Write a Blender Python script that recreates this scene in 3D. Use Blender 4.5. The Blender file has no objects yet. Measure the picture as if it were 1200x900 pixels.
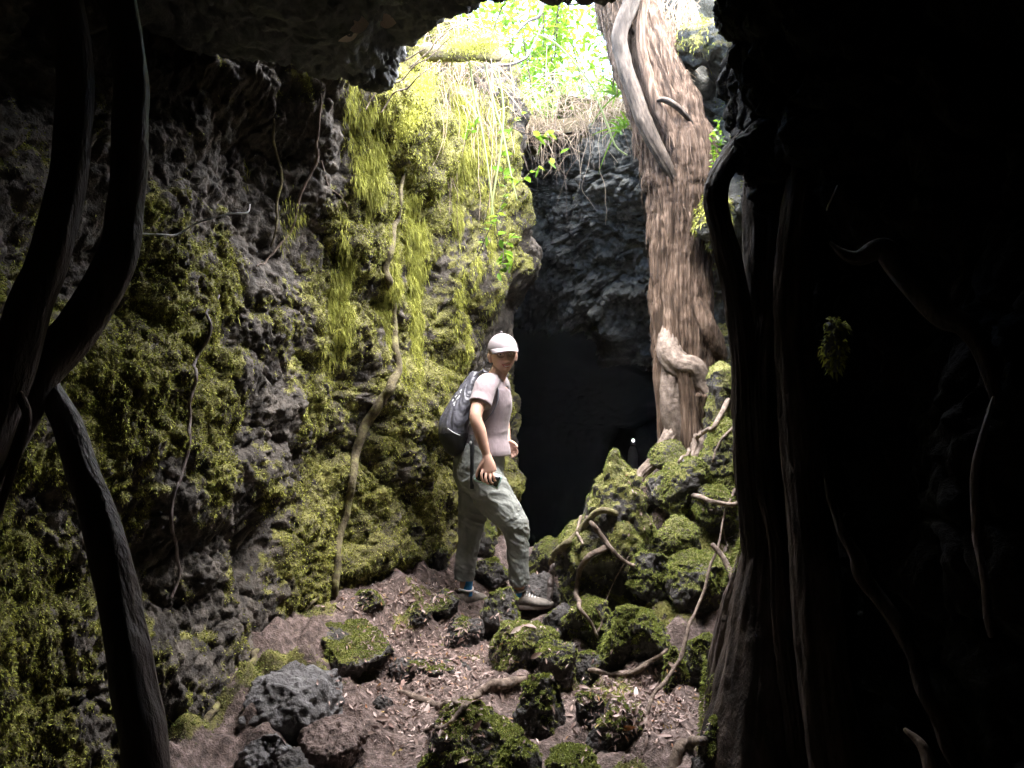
import bpy, math, random
import numpy as np
from mathutils import Vector, Matrix

# ------------------------------------------------------------------ camera, world, sun, exposure
SC = bpy.context.scene
COL = SC.collection
F = 903.0
CZ = 1.45
cam_d = bpy.data.cameras.new('camera')
cam_d.sensor_width = 36.0
cam_d.lens = 36.0 * F / 1200.0
cam_d.clip_start = 0.05
cam_d.clip_end = 1000.0
cam = bpy.data.objects.new('camera', cam_d)
COL.objects.link(cam)
cam.location = (0, 0, CZ)
cam.rotation_euler = (math.radians(90), 0, 0)
SC.camera = cam

SUN_DIR = Vector((0.27, 0.02, 0.95)).normalized()      # towards the light, through the opening in the roof
w = bpy.data.worlds.new('World')
SC.world = w
w.use_nodes = True
nt = w.node_tree
bg = nt.nodes['Background']
sky = nt.nodes.new('ShaderNodeTexSky')
sky.sky_type = 'NISHITA'
sky.sun_disc = False
sky.sun_elevation = math.asin(SUN_DIR.z)
sky.sun_rotation = math.atan2(SUN_DIR.x, SUN_DIR.y)
nt.links.new(sky.outputs[0], bg.inputs[0])
bg.inputs[1].default_value = 0.10

sun_d = bpy.data.lights.new('sun', 'SUN')
sun_d.energy = 3.0
sun_d.angle = math.radians(110)
sun_d.color = (1.0, 0.95, 0.87)
sun = bpy.data.objects.new('sun', sun_d)
COL.objects.link(sun)
sun.rotation_euler = SUN_DIR.to_track_quat('Z', 'Y').to_euler()

SC.view_settings.view_transform = 'Standard'
SC.view_settings.look = 'None'
SC.view_settings.gamma = 1.0
SC.view_settings.use_curve_mapping = False
SC.view_settings.exposure = 5.2
SC.render.engine = 'CYCLES'
SC.cycles.use_denoising = True
SC.cycles.diffuse_bounces = 4
SC.cycles.max_bounces = 8
SC.cycles.sample_clamp_indirect = 4.0

# ------------------------------------------------------------------ helpers
def at(px, py, Y):
    """the world point that the photo shows at pixel (px, py) when it stands Y metres away"""
    return np.array([(px - 600.0) / F * Y, Y, CZ + (450.0 - py) / F * Y])

def _hash(ix, iy, iz, seed):
    h = (ix.astype(np.uint32) * np.uint32(374761393) + iy.astype(np.uint32) * np.uint32(668265263)
         + iz.astype(np.uint32) * np.uint32(2147483647) + np.uint32((seed * 974711 + 12345) & 0xffffffff))
    h = (h ^ (h >> np.uint32(13))) * np.uint32(1274126177)
    h = (h ^ (h >> np.uint32(15))) * np.uint32(2246822519)
    h = h ^ (h >> np.uint32(16))
    return h.astype(np.float64) / 4294967295.0

def vnoise(P, seed=0):
    """smooth value noise in [-1, 1]"""
    I = np.floor(P).astype(np.int64)
    f = P - I
    u = f * f * f * (f * (f * 6 - 15) + 10)
    out = 0
    for dx in (0, 1):
        wx = u[:, 0] if dx else 1 - u[:, 0]
        for dy in (0, 1):
            wy = u[:, 1] if dy else 1 - u[:, 1]
            for dz in (0, 1):
                wz = u[:, 2] if dz else 1 - u[:, 2]
                out = out + wx * wy * wz * _hash(I[:, 0] + dx, I[:, 1] + dy, I[:, 2] + dz, seed)
    return out * 2 - 1

def fbm(P, octaves=4, seed=0, gain=0.5, ridged=False):
    a, s, tot = 1.0, 0.0, 0.0
    Q = np.array(P, dtype=np.float64)
    for o in range(octaves):
        n = vnoise(Q, seed + o * 17)
        if ridged:
            n = 1 - 2 * np.abs(n)
        s = s + a * n
        tot += a
        a *= gain
        Q = Q * 2.03 + 11.7
    return s / tot

def worley(P, seed=0):
    """distance to the nearest and second nearest feature point"""
    I = np.floor(P).astype(np.int64)
    f1 = np.full(len(P), 9.0)
    f2 = np.full(len(P), 9.0)
    for dx in (-1, 0, 1):
        for dy in (-1, 0, 1):
            for dz in (-1, 0, 1):
                c = I + np.array([dx, dy, dz])
                q = np.stack([c[:, k] + _hash(c[:, 0], c[:, 1], c[:, 2], seed + 101 * k) for k in range(3)], 1)
                d = np.sqrt(((q - P) ** 2).sum(1))
                f2 = np.minimum(f2, np.maximum(f1, d))
                f1 = np.minimum(f1, d)
    return f1, f2

def sstep(a, b, x):
    t = np.clip((x - a) / (b - a), 0, 1)
    return t * t * (3 - 2 * t)

def tag(o, label=None, cat=None, group=None, kind=None):
    if label:
        o['label'] = label
    if cat:
        o['category'] = cat
    if group:
        o['group'] = group
    if kind:
        o['kind'] = kind
    return o

def empty(name, loc, label=None, cat=None, group=None):
    o = bpy.data.objects.new(name, None)
    o.empty_display_size = 0.1
    o.location = Vector([float(v) for v in loc])
    COL.objects.link(o)
    return tag(o, label, cat, group)

def mesh_data(name, V, Fs, smooth=True, attrs=None):
    """V (n,3); Fs a list of integer arrays, each (m, k)"""
    me = bpy.data.meshes.new(name)
    V = np.ascontiguousarray(V, dtype=np.float32)
    Fs = [np.asarray(f, dtype=np.int32) for f in Fs if len(f)]
    me.vertices.add(len(V))
    me.vertices.foreach_set('co', V.ravel())
    loops = np.concatenate([f.ravel() for f in Fs])
    tot = np.concatenate([np.full(len(f), f.shape[1], np.int32) for f in Fs])
    start = np.concatenate([[0], np.cumsum(tot)[:-1]]).astype(np.int32)
    me.loops.add(len(loops))
    me.loops.foreach_set('vertex_index', loops)
    me.polygons.add(len(tot))
    me.polygons.foreach_set('loop_start', start)
    me.polygons.foreach_set('loop_total', tot)
    if attrs:
        for k, v in attrs.items():
            at_ = me.attributes.new(k, 'FLOAT', 'POINT')
            at_.data.foreach_set('value', np.asarray(v, np.float32))
    me.update(calc_edges=True)
    me.validate()
    if smooth:
        me.polygons.foreach_set('use_smooth', np.ones(len(me.polygons), bool))
    return me

def mk(name, V, Fs, mat, parent=None, origin=None, smooth=True, attrs=None):
    V = np.asarray(V, dtype=np.float64)
    if parent is not None:
        origin, q = np.zeros(3), parent
        while q is not None:
            origin = origin + np.array(q.location)
            q = q.parent
    if origin is None:
        origin = np.zeros(3)
    origin = np.asarray(origin, float)
    me = mesh_data(name, V - origin, Fs, smooth, attrs)
    if mat is not None:
        me.materials.append(mat)
    o = bpy.data.objects.new(name, me)
    COL.objects.link(o)
    if parent is not None:
        o.parent = parent
    else:
        o.location = Vector([float(v) for v in origin])
    return o

def join(parts):
    Vs, Fq, Ft, n = [], [], [], 0
    for V, Fs in parts:
        Vs.append(V)
        for f in Fs:
            if len(f):
                (Fq if np.asarray(f).shape[1] == 4 else Ft).append(np.asarray(f) + n)
        n += len(V)
    out = []
    if Fq:
        out.append(np.concatenate(Fq))
    if Ft:
        out.append(np.concatenate(Ft))
    return np.concatenate(Vs), out

def cr(A, n, axis=0):
    """Catmull-Rom resampling of a control array along an axis"""
    A = np.moveaxis(np.asarray(A, float), axis, 0)
    m = len(A)
    t = np.linspace(0, m - 1, n)
    i = np.minimum(t.astype(int), m - 2)
    u = (t - i).reshape((-1,) + (1,) * (A.ndim - 1))
    p0, p1, p2, p3 = A[np.maximum(i - 1, 0)], A[i], A[i + 1], A[np.minimum(i + 2, m - 1)]
    R = 0.5 * (2 * p1 + (p2 - p0) * u + (2 * p0 - 5 * p1 + 4 * p2 - p3) * u ** 2 + (3 * p1 - p0 - 3 * p2 + p3) * u ** 3)
    return np.moveaxis(R, 0, axis)

def grid_faces(nr, nc):
    i = np.arange(nr * nc).reshape(nr, nc)
    return np.stack([i[:-1, :-1].ravel(), i[:-1, 1:].ravel(), i[1:, 1:].ravel(), i[1:, :-1].ravel()], 1)

def grid_normals(G):
    du = np.gradient(G, axis=1)
    dv = np.gradient(G, axis=0)
    N = np.cross(du, dv)
    return N / (np.linalg.norm(N, axis=2, keepdims=True) + 1e-12)

def tube(pts, rads, n=None, seg=12, ridge=0.0, ridge_k=3.0, wob=0.0, seed=0, ref=None, cap=True, round_cap=False, tilt=None):
    """a lofted limb; rads are single radii or (along ref, across ref) pairs"""
    pts = np.asarray(pts, float)
    rads = np.asarray(rads, float)
    if rads.ndim == 1:
        rads = np.stack([rads, rads], 1)
    if n is None:
        L = np.linalg.norm(np.diff(pts, axis=0), axis=1).sum()
        n = int(max(len(pts), min(400, L / max(0.35 * rads.max(), 0.004))))
    C = cr(pts, n) if len(pts) > 2 else pts[0] + (pts[1] - pts[0]) * np.linspace(0, 1, n)[:, None]
    R = np.maximum(cr(rads, n) if len(rads) > 2 else rads[0] + (rads[-1] - rads[0]) * np.linspace(0, 1, n)[:, None], 1e-4)
    if wob:
        C = C + wob * np.stack([vnoise(C * 9 + 5 * k, seed + k) for k in range(3)], 1)
    if round_cap:
        T0 = (C[0] - C[1]) / np.linalg.norm(C[0] - C[1])
        T1 = (C[-1] - C[-2]) / np.linalg.norm(C[-1] - C[-2])
        k = np.array([0.97, 0.85, 0.6, 0.3])
        a = [C[0] + T0 * R[0].min() * math.sqrt(max(0, 1 - q * q)) for q in k[::-1]]
        b = [C[-1] + T1 * R[-1].min() * math.sqrt(max(0, 1 - q * q)) for q in k]
        C = np.concatenate([a, C, b])
        R = np.concatenate([R[0] * k[::-1, None], R, R[-1] * k[:, None]])
    n = len(C)
    T = np.gradient(C, axis=0)
    T /= np.linalg.norm(T, axis=1, keepdims=True) + 1e-12
    A = np.zeros_like(T)
    if ref is not None:
        r = np.asarray(ref, float)
        A = r - T * (T @ r)[:, None]
        A /= np.linalg.norm(A, axis=1, keepdims=True) + 1e-12
    else:
        a = np.array([0.0, 0, 1]) if abs(T[0, 2]) < 0.9 else np.array([1.0, 0, 0])
        for k in range(n):
            a = a - T[k] * (T[k] @ a)
            a /= np.linalg.norm(a) + 1e-12
            A[k] = a
    B = np.cross(T, A)
    th = np.linspace(0, 2 * np.pi, seg, endpoint=False)
    c, s = np.cos(th), np.sin(th)
    rr = np.ones((n, seg))
    if ridge:
        q = np.stack([np.broadcast_to(c * ridge_k, (n, seg)).ravel(), np.broadcast_to(s * ridge_k, (n, seg)).ravel(),
                      np.repeat(np.linspace(0, n * 0.06, n), seg)], 1)
        rr = rr + ridge * fbm(q + seed * 3.1, 3, seed).reshape(n, seg)
    V = C[:, None, :] + rr[..., None] * (A[:, None, :] * (R[:, None, 0:1] * c[None, :, None]) + B[:, None, :] * (R[:, None, 1:2] * s[None, :, None]))
    V = V.reshape(-1, 3)
    i = np.arange(n * seg).reshape(n, seg)
    j = np.roll(i, -1, axis=1)
    Q = np.stack([i[:-1].ravel(), j[:-1].ravel(), j[1:].ravel(), i[1:].ravel()], 1)
    Fs = [Q]
    if cap:
        V = np.concatenate([V, C[:1], C[-1:]])
        k = n * seg
        Fs.append(np.concatenate([np.stack([np.full(seg, k), j[0], i[0]], 1), np.stack([np.full(seg, k + 1), i[-1], j[-1]], 1)]))
    return V, Fs

def sphere(c, r, nu=24, nv=16, R=None):
    u = np.linspace(0, 2 * np.pi, nu, endpoint=False)
    v = np.linspace(0.0, np.pi, nv + 1)[1:-1]
    D = np.stack([np.outer(np.sin(v), np.cos(u)), np.outer(np.sin(v), np.sin(u)), np.outer(np.cos(v), np.ones(nu))], 2).reshape(-1, 3)
    D = np.concatenate([D, [[0, 0, 1.0]], [[0, 0, -1.0]]])
    i = np.arange((nv - 1) * nu).reshape(nv - 1, nu)
    j = np.roll(i, -1, axis=1)
    Q = np.stack([i[:-1].ravel(), i[1:].ravel(), j[1:].ravel(), j[:-1].ravel()], 1)
    k = (nv - 1) * nu
    T = np.concatenate([np.stack([np.full(nu, k), i[0], j[0]], 1), np.stack([np.full(nu, k + 1), j[-1], i[-1]], 1)])
    V = D * np.asarray(r, float)
    if R is not None:
        V = V @ np.asarray(R).T
    return V + np.asarray(c, float), [Q, T]

_ICO = {}
def ico(sub):
    if sub not in _ICO:
        import bmesh
        bm = bmesh.new()
        bmesh.ops.create_icosphere(bm, subdivisions=sub, radius=1.0)
        bm.verts.ensure_lookup_table()
        V = np.array([v.co[:] for v in bm.verts])
        Fc = np.array([[v.index for v in f.verts] for f in bm.faces])
        bm.free()
        _ICO[sub] = (V, Fc)
    return _ICO[sub]

def vert_normals(V, Fs):
    N = np.zeros_like(V)
    for f in Fs:
        a, b, c = V[f[:, 0]], V[f[:, 1]], V[f[:, 2]]
        n = np.cross(b - a, c - a)
        for k in range(f.shape[1]):
            np.add.at(N, f[:, k], n)
    return N / (np.linalg.norm(N, axis=1, keepdims=True) + 1e-12)

def remesh(parts, voxel, smooth=2):
    """one continuous skin over overlapping closed limbs"""
    V, Fs = join(parts)
    me = mesh_data('shape', V, Fs)
    o = bpy.data.objects.new('shape', me)
    COL.objects.link(o)
    m = o.modifiers.new('r', 'REMESH')
    m.mode = 'VOXEL'
    m.voxel_size = voxel
    if smooth:
        s = o.modifiers.new('s', 'SMOOTH')
        s.factor = 0.5
        s.iterations = smooth
    dg = bpy.context.evaluated_depsgraph_get()
    dg.update()
    me2 = bpy.data.meshes.new_from_object(o.evaluated_get(dg))
    n = len(me2.vertices)
    V2 = np.empty(n * 3, np.float32)
    me2.vertices.foreach_get('co', V2)
    V2 = V2.reshape(-1, 3).astype(float)
    lt = np.empty(len(me2.polygons), np.int32)
    me2.polygons.foreach_get('loop_total', lt)
    li = np.empty(len(me2.loops), np.int32)
    me2.loops.foreach_get('vertex_index', li)
    ls = np.concatenate([[0], np.cumsum(lt)[:-1]])
    Fs2 = []
    for k in (3, 4):
        s_ = ls[lt == k]
        if len(s_):
            Fs2.append(li[s_[:, None] + np.arange(k)])
    bpy.data.objects.remove(o)
    bpy.data.meshes.remove(me)
    bpy.data.meshes.remove(me2)
    return V2, Fs2

# ------------------------------------------------------------------ materials
def _new(name):
    m = bpy.data.materials.new(name)
    m.use_nodes = True
    t = m.node_tree
    return m, t, t.nodes['Principled BSDF'], t.nodes.new, t.links.new

def ramp(new, stops):
    r = new('ShaderNodeValToRGB')
    while len(r.color_ramp.elements) < len(stops):
        r.color_ramp.elements.new(0.5)
    for e, (p, c) in zip(r.color_ramp.elements, stops):
        e.position = p
        e.color = (c[0], c[1], c[2], 1)
    return r

def surface(name, stops, scale=6.0, detail=6.0, rough=0.85, bumps=((30, 0.5, 0.01),), stretch=(1, 1, 1), moss=None, moss_scale=30, spec=0.3, sheen=0.0, island=0.0, coat=0):
    m, t, b, new, link = _new(name)
    tc = new('ShaderNodeTexCoord')
    mp = new('ShaderNodeMapping')
    mp.inputs['Scale'].default_value = stretch
    link(tc.outputs['Object'], mp.inputs[0])
    nz = new('ShaderNodeTexNoise')
    nz.inputs['Scale'].default_value = scale
    nz.inputs['Detail'].default_value = detail
    nz.inputs['Roughness'].default_value = 0.62
    link(mp.outputs[0], nz.inputs['Vector'])
    fac = nz.outputs['Fac']
    if island:
        g = new('ShaderNodeNewGeometry')
        mx = new('ShaderNodeMix')
        mx.inputs[0].default_value = island
        link(fac, mx.inputs[2])
        link(g.outputs['Random Per Island'], mx.inputs[3])
        fac = mx.outputs[0]
    r = ramp(new, stops)
    link(fac, r.inputs[0])
    colr = r.outputs[0]
    prev = None
    for sc_, st, dist in bumps:
        n2 = new('ShaderNodeTexNoise')
        n2.inputs['Scale'].default_value = sc_
        n2.inputs['Detail'].default_value = 5
        n2.inputs['Roughness'].default_value = 0.65
        link(mp.outputs[0], n2.inputs['Vector'])
        bp = new('ShaderNodeBump')
        bp.inputs['Strength'].default_value = st
        bp.inputs['Distance'].default_value = dist
        link(n2.outputs['Fac'], bp.inputs['Height'])
        if prev:
            link(prev, bp.inputs['Normal'])
        prev = bp.outputs[0]
    if moss:
        a = new('ShaderNodeAttribute')
        a.attribute_name = 'moss'
        n3 = new('ShaderNodeTexNoise')
        n3.inputs['Scale'].default_value = moss_scale
        n3.inputs['Detail'].default_value = 6
        link(tc.outputs['Object'], n3.inputs['Vector'])
        ad = new('ShaderNodeMath'); ad.operation = 'ADD'
        link(a.outputs['Fac'], ad.inputs[0])
        mu = new('ShaderNodeMath'); mu.operation = 'MULTIPLY_ADD'
        mu.inputs[1].default_value = 1.2; mu.inputs[2].default_value = -0.6
        link(n3.outputs['Fac'], mu.inputs[0])
        link(mu.outputs[0], ad.inputs[1])
        rr = new('ShaderNodeMapRange')
        rr.inputs[1].default_value = 0.42; rr.inputs[2].default_value = 0.62
        link(ad.outputs[0], rr.inputs[0])
        n4 = new('ShaderNodeTexNoise')
        n4.inputs['Scale'].default_value = 7; n4.inputs['Detail'].default_value = 8; n4.inputs['Roughness'].default_value = 0.7
        link(tc.outputs['Object'], n4.inputs['Vector'])
        mr = ramp(new, moss)
        link(n4.outputs['Fac'], mr.inputs[0])
        mx = new('ShaderNodeMix'); mx.data_type = 'RGBA'
        link(rr.outputs[0], mx.inputs[0])
        link(colr, mx.inputs[6]); link(mr.outputs[0], mx.inputs[7])
        colr = mx.outputs[2]
    link(colr, b.inputs['Base Color'])
    b.inputs['Roughness'].default_value = rough
    b.inputs['Specular IOR Level'].default_value = spec
    if sheen:
        b.inputs['Sheen Weight'].default_value = sheen
        b.inputs['Sheen Roughness'].default_value = 0.6
    if prev:
        link(prev, b.inputs['Normal'])
    return m

def leaf_mat(name, stops, transl=0.4, rough=0.6, scale=3.0, island=0.8):
    m, t, b, new, link = _new(name)
    g = new('ShaderNodeNewGeometry')
    tc = new('ShaderNodeTexCoord')
    nz = new('ShaderNodeTexNoise')
    nz.inputs['Scale'].default_value = scale
    nz.inputs['Detail'].default_value = 3
    link(tc.outputs['Object'], nz.inputs['Vector'])
    mx = new('ShaderNodeMix')
    mx.inputs[0].default_value = island
    link(nz.outputs['Fac'], mx.inputs[2])
    link(g.outputs['Random Per Island'], mx.inputs[3])
    r = ramp(new, stops)
    link(mx.outputs[0], r.inputs[0])
    link(r.outputs[0], b.inputs['Base Color'])
    b.inputs['Roughness'].default_value = rough
    b.inputs['Specular IOR Level'].default_value = 0.25
    if transl:
        tr = new('ShaderNodeBsdfTranslucent')
        link(r.outputs[0], tr.inputs[0])
        ms = new('ShaderNodeMixShader')
        ms.inputs[0].default_value = transl
        link(b.outputs[0], ms.inputs[1])
        link(tr.outputs[0], ms.inputs[2])
        link(ms.outputs[0], t.nodes['Material Output'].inputs[0])
    return m

MOSS_ST = [(0.28, (0.022, 0.018, 0.011)), (0.43, (0.065, 0.056, 0.025)), (0.58, (0.17, 0.16, 0.045)), (0.78, (0.31, 0.285, 0.09))]
M = {}
M['lava'] = surface('dark_lava_rock', [(0.28, (0.014, 0.011, 0.009)), (0.5, (0.050, 0.041, 0.033)), (0.74, (0.16, 0.135, 0.112))], 13, 12, 0.8,
                    ((18, 0.7, 0.03), (75, 0.9, 0.012), (260, 0.6, 0.004)), moss=MOSS_ST, spec=0.35)
M['boulder'] = surface('grey_lava_boulder', [(0.28, (0.014, 0.012, 0.011)), (0.5, (0.038, 0.033, 0.031)), (0.76, (0.12, 0.108, 0.104))], 11, 12, 0.75,
                    ((25, 0.8, 0.03), (90, 0.9, 0.01), (300, 0.5, 0.003)), moss=MOSS_ST, spec=0.4)
M['grey_boulder'] = surface('pale_grey_boulder', [(0.28, (0.04, 0.036, 0.036)), (0.5, (0.10, 0.094, 0.095)), (0.76, (0.22, 0.21, 0.215))], 9, 12, 0.8,
                    ((25, 0.8, 0.03), (90, 0.9, 0.01), (300, 0.6, 0.004)), moss=MOSS_ST, spec=0.4)
M['grey_rock'] = surface('grey_lichen_rock', [(0.25, (0.03, 0.03, 0.026)), (0.5, (0.085, 0.083, 0.072)), (0.78, (0.20, 0.195, 0.17))], 9, 12, 0.8,
                    ((12, 0.8, 0.05), (50, 0.9, 0.02), (200, 0.6, 0.005)), moss=MOSS_ST, spec=0.35)
M['roof_rock'] = surface('dark_roof_rock', [(0.3, (0.045, 0.047, 0.05)), (0.7, (0.13, 0.133, 0.138))], 3, 8, 0.75, ((14, 0.6, 0.04), (60, 0.7, 0.01)))
M['shade_rock'] = surface('shade_dark_rock', [(0.3, (0.003, 0.003, 0.003)), (0.7, (0.010, 0.0095, 0.009))], 3, 8, 0.9, ((14, 0.6, 0.04), (60, 0.7, 0.01)), spec=0.08)  # near wall rock, its deep shade put into the colour
M['tunnel_shade'] = surface('tunnel_shade_rock', [(0.3, (0.004, 0.004, 0.004)), (0.7, (0.005, 0.005, 0.005))], 2, 2, 1.0, (), spec=0.0)  # shade of the recess put into the colour, nearly black
M['dirt'] = surface('brown_path_dirt', [(0.3, (0.032, 0.023, 0.020)), (0.5, (0.105, 0.076, 0.067)), (0.72, (0.255, 0.192, 0.175))], 30, 12, 0.95,
                    ((30, 0.7, 0.02), (120, 0.9, 0.008), (400, 0.6, 0.002)), moss=MOSS_ST)
M['moss'] = leaf_mat('moss_blades', [(0.12, (0.03, 0.024, 0.014)), (0.36, (0.095, 0.082, 0.030)), (0.58, (0.245, 0.26, 0.048)), (0.85, (0.45, 0.455, 0.092))], 0.25, 0.8, 9.0, 0.6)
M['rock_moss'] = leaf_mat('boulder_moss_blades', [(0.1, (0.03, 0.036, 0.012)), (0.45, (0.13, 0.155, 0.034)), (0.85, (0.30, 0.32, 0.075))], 0.25, 0.8, 9.0, 0.5)
M['hang_moss'] = leaf_mat('hanging_yellow_moss', [(0.1, (0.09, 0.07, 0.03)), (0.45, (0.26, 0.27, 0.05)), (0.9, (0.47, 0.46, 0.10))], 0.3, 0.8, 5.0, 0.4)
M['bark'] = surface('fibrous_red_bark', [(0.32, (0.028, 0.018, 0.012)), (0.5, (0.112, 0.071, 0.047)), (0.70, (0.25, 0.175, 0.128))], 50, 10, 0.95,
                    ((55, 1.0, 0.03), (170, 1.0, 0.01)), stretch=(1, 1, 0.06))
M['stem_bark'] = surface('smooth_grey_bark', [(0.3, (0.018, 0.013, 0.010)), (0.52, (0.055, 0.041, 0.031)), (0.75, (0.125, 0.097, 0.076))], 24, 8, 0.85,
                    ((40, 0.7, 0.01), (150, 0.6, 0.003)), stretch=(1, 1, 0.3))
M['root'] = surface('brown_root_bark', [(0.3, (0.035, 0.025, 0.02)), (0.5, (0.11, 0.08, 0.062)), (0.75, (0.24, 0.185, 0.15))], 30, 9, 0.85,
                    ((50, 0.8, 0.012), (180, 0.7, 0.003)), stretch=(1, 1, 0.5))
M['pale_root'] = surface('pale_root_bark', [(0.3, (0.05, 0.036, 0.028)), (0.5, (0.14, 0.105, 0.083)), (0.75, (0.26, 0.21, 0.175))], 26, 9, 0.8,
                    ((50, 0.8, 0.01), (180, 0.7, 0.003)))
M['mossy_root'] = surface('mossy_root_bark', [(0.3, (0.045, 0.034, 0.024)), (0.5, (0.12, 0.10, 0.055)), (0.7, (0.20, 0.19, 0.07))], 22, 9, 0.9,
                    ((60, 0.9, 0.012), (200, 0.8, 0.004)))
M['shade_bark'] = surface('shaded_root_bark', [(0.3, (0.008, 0.006, 0.005)), (0.5, (0.026, 0.019, 0.015)), (0.78, (0.075, 0.055, 0.045))], 16, 9, 0.85,
                    ((30, 0.8, 0.02), (110, 0.7, 0.006)), stretch=(1, 1, 0.3), spec=0.15)  # root bark darkened to stand for the shade by the near wall
M['dark_root'] = surface('dark_root_bark', [(0.3, (0.03, 0.022, 0.02)), (0.5, (0.07, 0.052, 0.046)), (0.78, (0.16, 0.12, 0.108))], 10, 9, 0.6,
                    ((22, 0.8, 0.02), (90, 0.7, 0.006)), stretch=(1, 1, 0.3), spec=0.5)
M['litter'] = leaf_mat('fallen_leaf', [(0.0, (0.05, 0.033, 0.026)), (0.35, (0.14, 0.094, 0.08)), (0.7, (0.26, 0.185, 0.165)), (0.9, (0.38, 0.30, 0.27)), (0.97, (0.24, 0.10, 0.045)), (1.0, (0.24, 0.18, 0.06))], 0.1, 0.55, 3.0, 1.0)
M['dry'] = leaf_mat('dry_grass', [(0.0, (0.16, 0.11, 0.08)), (0.5, (0.34, 0.26, 0.19)), (1.0, (0.52, 0.44, 0.33))], 0.25, 0.8)
M['leaf'] = leaf_mat('bright_green_leaf', [(0.0, (0.05, 0.12, 0.015)), (0.5, (0.12, 0.22, 0.02)), (1.0, (0.25, 0.33, 0.035))], 0.45, 0.45)
M['blade'] = leaf_mat('pale_green_blade', [(0.0, (0.12, 0.17, 0.06)), (0.5, (0.24, 0.29, 0.12)), (1.0, (0.4, 0.42, 0.22))], 0.35, 0.55)
M['soil'] = surface('forest_soil', [(0.3, (0.03, 0.022, 0.014)), (0.6, (0.09, 0.07, 0.04)), (0.8, (0.13, 0.14, 0.05))], 3, 8, 0.95, ((20, 0.6, 0.05),))
M['web'] = surface('pale_spider_silk', [(0.3, (0.5, 0.5, 0.5)), (0.7, (0.75, 0.75, 0.76))], 9, 4, 0.7, ())
# ------------------------------------------------------------------ the setting: cave walls, roof, ground, outside terrain
INSIDE = np.array([0.3, 4.3, 1.5])

def rock_patch(name, ctrl, NR, NC, mat, disp, moss_fn=None, inside=INSIDE, seed=0):
    """a rock face through control points, broken up by lumps and cracks"""
    G = cr(cr(np.asarray(ctrl, float), NR, 0), NC, 1)
    N = grid_normals(G)
    if ((inside - G) * N).sum() < 0:
        N = -N
        flip = True
    else:
        flip = False
    P = G.reshape(-1, 3)
    n = N.reshape(-1, 3)
    D, V3 = disp(P, seed)
    P2 = P + n * D[:, None] + V3
    G2 = P2.reshape(NR, NC, 3)
    N2 = grid_normals(G2)
    if flip:
        N2 = -N2
    Fq = grid_faces(NR, NC)
    if flip:
        Fq = Fq[:, ::-1]
    attrs = None
    mm = None
    if moss_fn is not None:
        mm = moss_fn(P2, N2.reshape(-1, 3), D)
        attrs = {'moss': mm}
    o = mk(name, P2, [Fq], mat, attrs=attrs)
    return o, P2, N2.reshape(-1, 3), mm, Fq

def rough_disp(a_low, a_mid, a_fine, f_low=1.6, f_mid=5.5, f_fine=17, a_rid=0.0):
    def fn(P, seed):
        low = fbm(P * f_low, 3, seed) * a_low
        W = P + 0.06 * np.stack([vnoise(P * 6 + 3 * k, seed + 40 + k) for k in range(3)], 1)
        f1, f2 = worley(W * f_mid, seed + 3)
        mid = (0.55 - f1) * a_mid
        g1, g2 = worley(W * f_fine, seed + 9)
        fine = (0.55 - g1) * a_fine
        h = fbm(P * 36, 3, seed + 21, 0.6) * a_fine * 0.8 + fbm(P * 11, 4, seed + 25, 0.6, ridged=True) * a_mid * 0.35
        if a_rid:
            h = h + a_rid * fbm(P * np.array([26, 26, 17]), 4, seed + 27, 0.65, ridged=True)
        crack = -sstep(0.12, 0.0, f2 - f1) * a_mid * 0.35
        V3 = 0.6 * a_mid * np.stack([vnoise(P * 4 + 7 * k, seed + 60 + k) for k in range(3)], 1)
        return low + mid + fine + h + crack, V3
    return fn

def blades(P, N, L, W, droop, seed, bend=0.5, spread=0.9):
    """a kite-shaped moss or grass blade at each point"""
    r = np.random.default_rng(seed)
    n = len(P)
    d = N + spread * r.normal(0, 0.6, (n, 3))
    d[:, 2] -= droop * r.uniform(0.4, 1.2, n)
    d /= np.linalg.norm(d, axis=1, keepdims=True) + 1e-9
    s = np.cross(d, r.normal(0, 1, (n, 3)))
    s /= np.linalg.norm(s, axis=1, keepdims=True) + 1e-9
    L = L * r.uniform(0.5, 1.3, n)
    W = W * r.uniform(0.6, 1.3, n)
    mid = P + d * (L * 0.5)[:, None]
    tip = mid + d * (L * 0.5)[:, None]
    tip[:, 2] -= bend * L * r.uniform(0.2, 1, n)
    V = np.stack([P - N * 0.004, mid - s * W[:, None], tip, mid + s * W[:, None]], 1).reshape(-1, 3)
    i = np.arange(n) * 4
    return V, [np.stack([i, i + 1, i + 2, i + 3], 1)]

def scatter(P, N, Fq, wgt, n, seed):
    """n points on the faces, likelier where wgt is high"""
    r = np.random.default_rng(seed)
    a, b, c = P[Fq[:, 0]], P[Fq[:, 1]], P[Fq[:, 2]]
    area = np.linalg.norm(np.cross(b - a, c - a), axis=1)
    p = area * np.clip(wgt[Fq].mean(1), 0, None)
    tot = p.sum()
    if tot <= 0:
        return np.zeros((0, 3)), np.zeros((0, 3))
    k = r.choice(len(Fq), n, p=p / tot)
    u, v = r.random(n)[:, None], r.random(n)[:, None]
    m = Fq.shape[1]
    if m == 4:
        q = (P[Fq[k, 0]] * (1 - u) + P[Fq[k, 1]] * u) * (1 - v) + (P[Fq[k, 3]] * (1 - u) + P[Fq[k, 2]] * u) * v
    else:
        fl = (u + v) > 1
        u, v = np.where(fl, 1 - u, u), np.where(fl, 1 - v, v)
        q = P[Fq[k, 0]] * (1 - u - v) + P[Fq[k, 1]] * u + P[Fq[k, 2]] * v
    nn = N[Fq[k]].mean(1)
    return q, nn / (np.linalg.norm(nn, axis=1, keepdims=True) + 1e-9)

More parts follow.
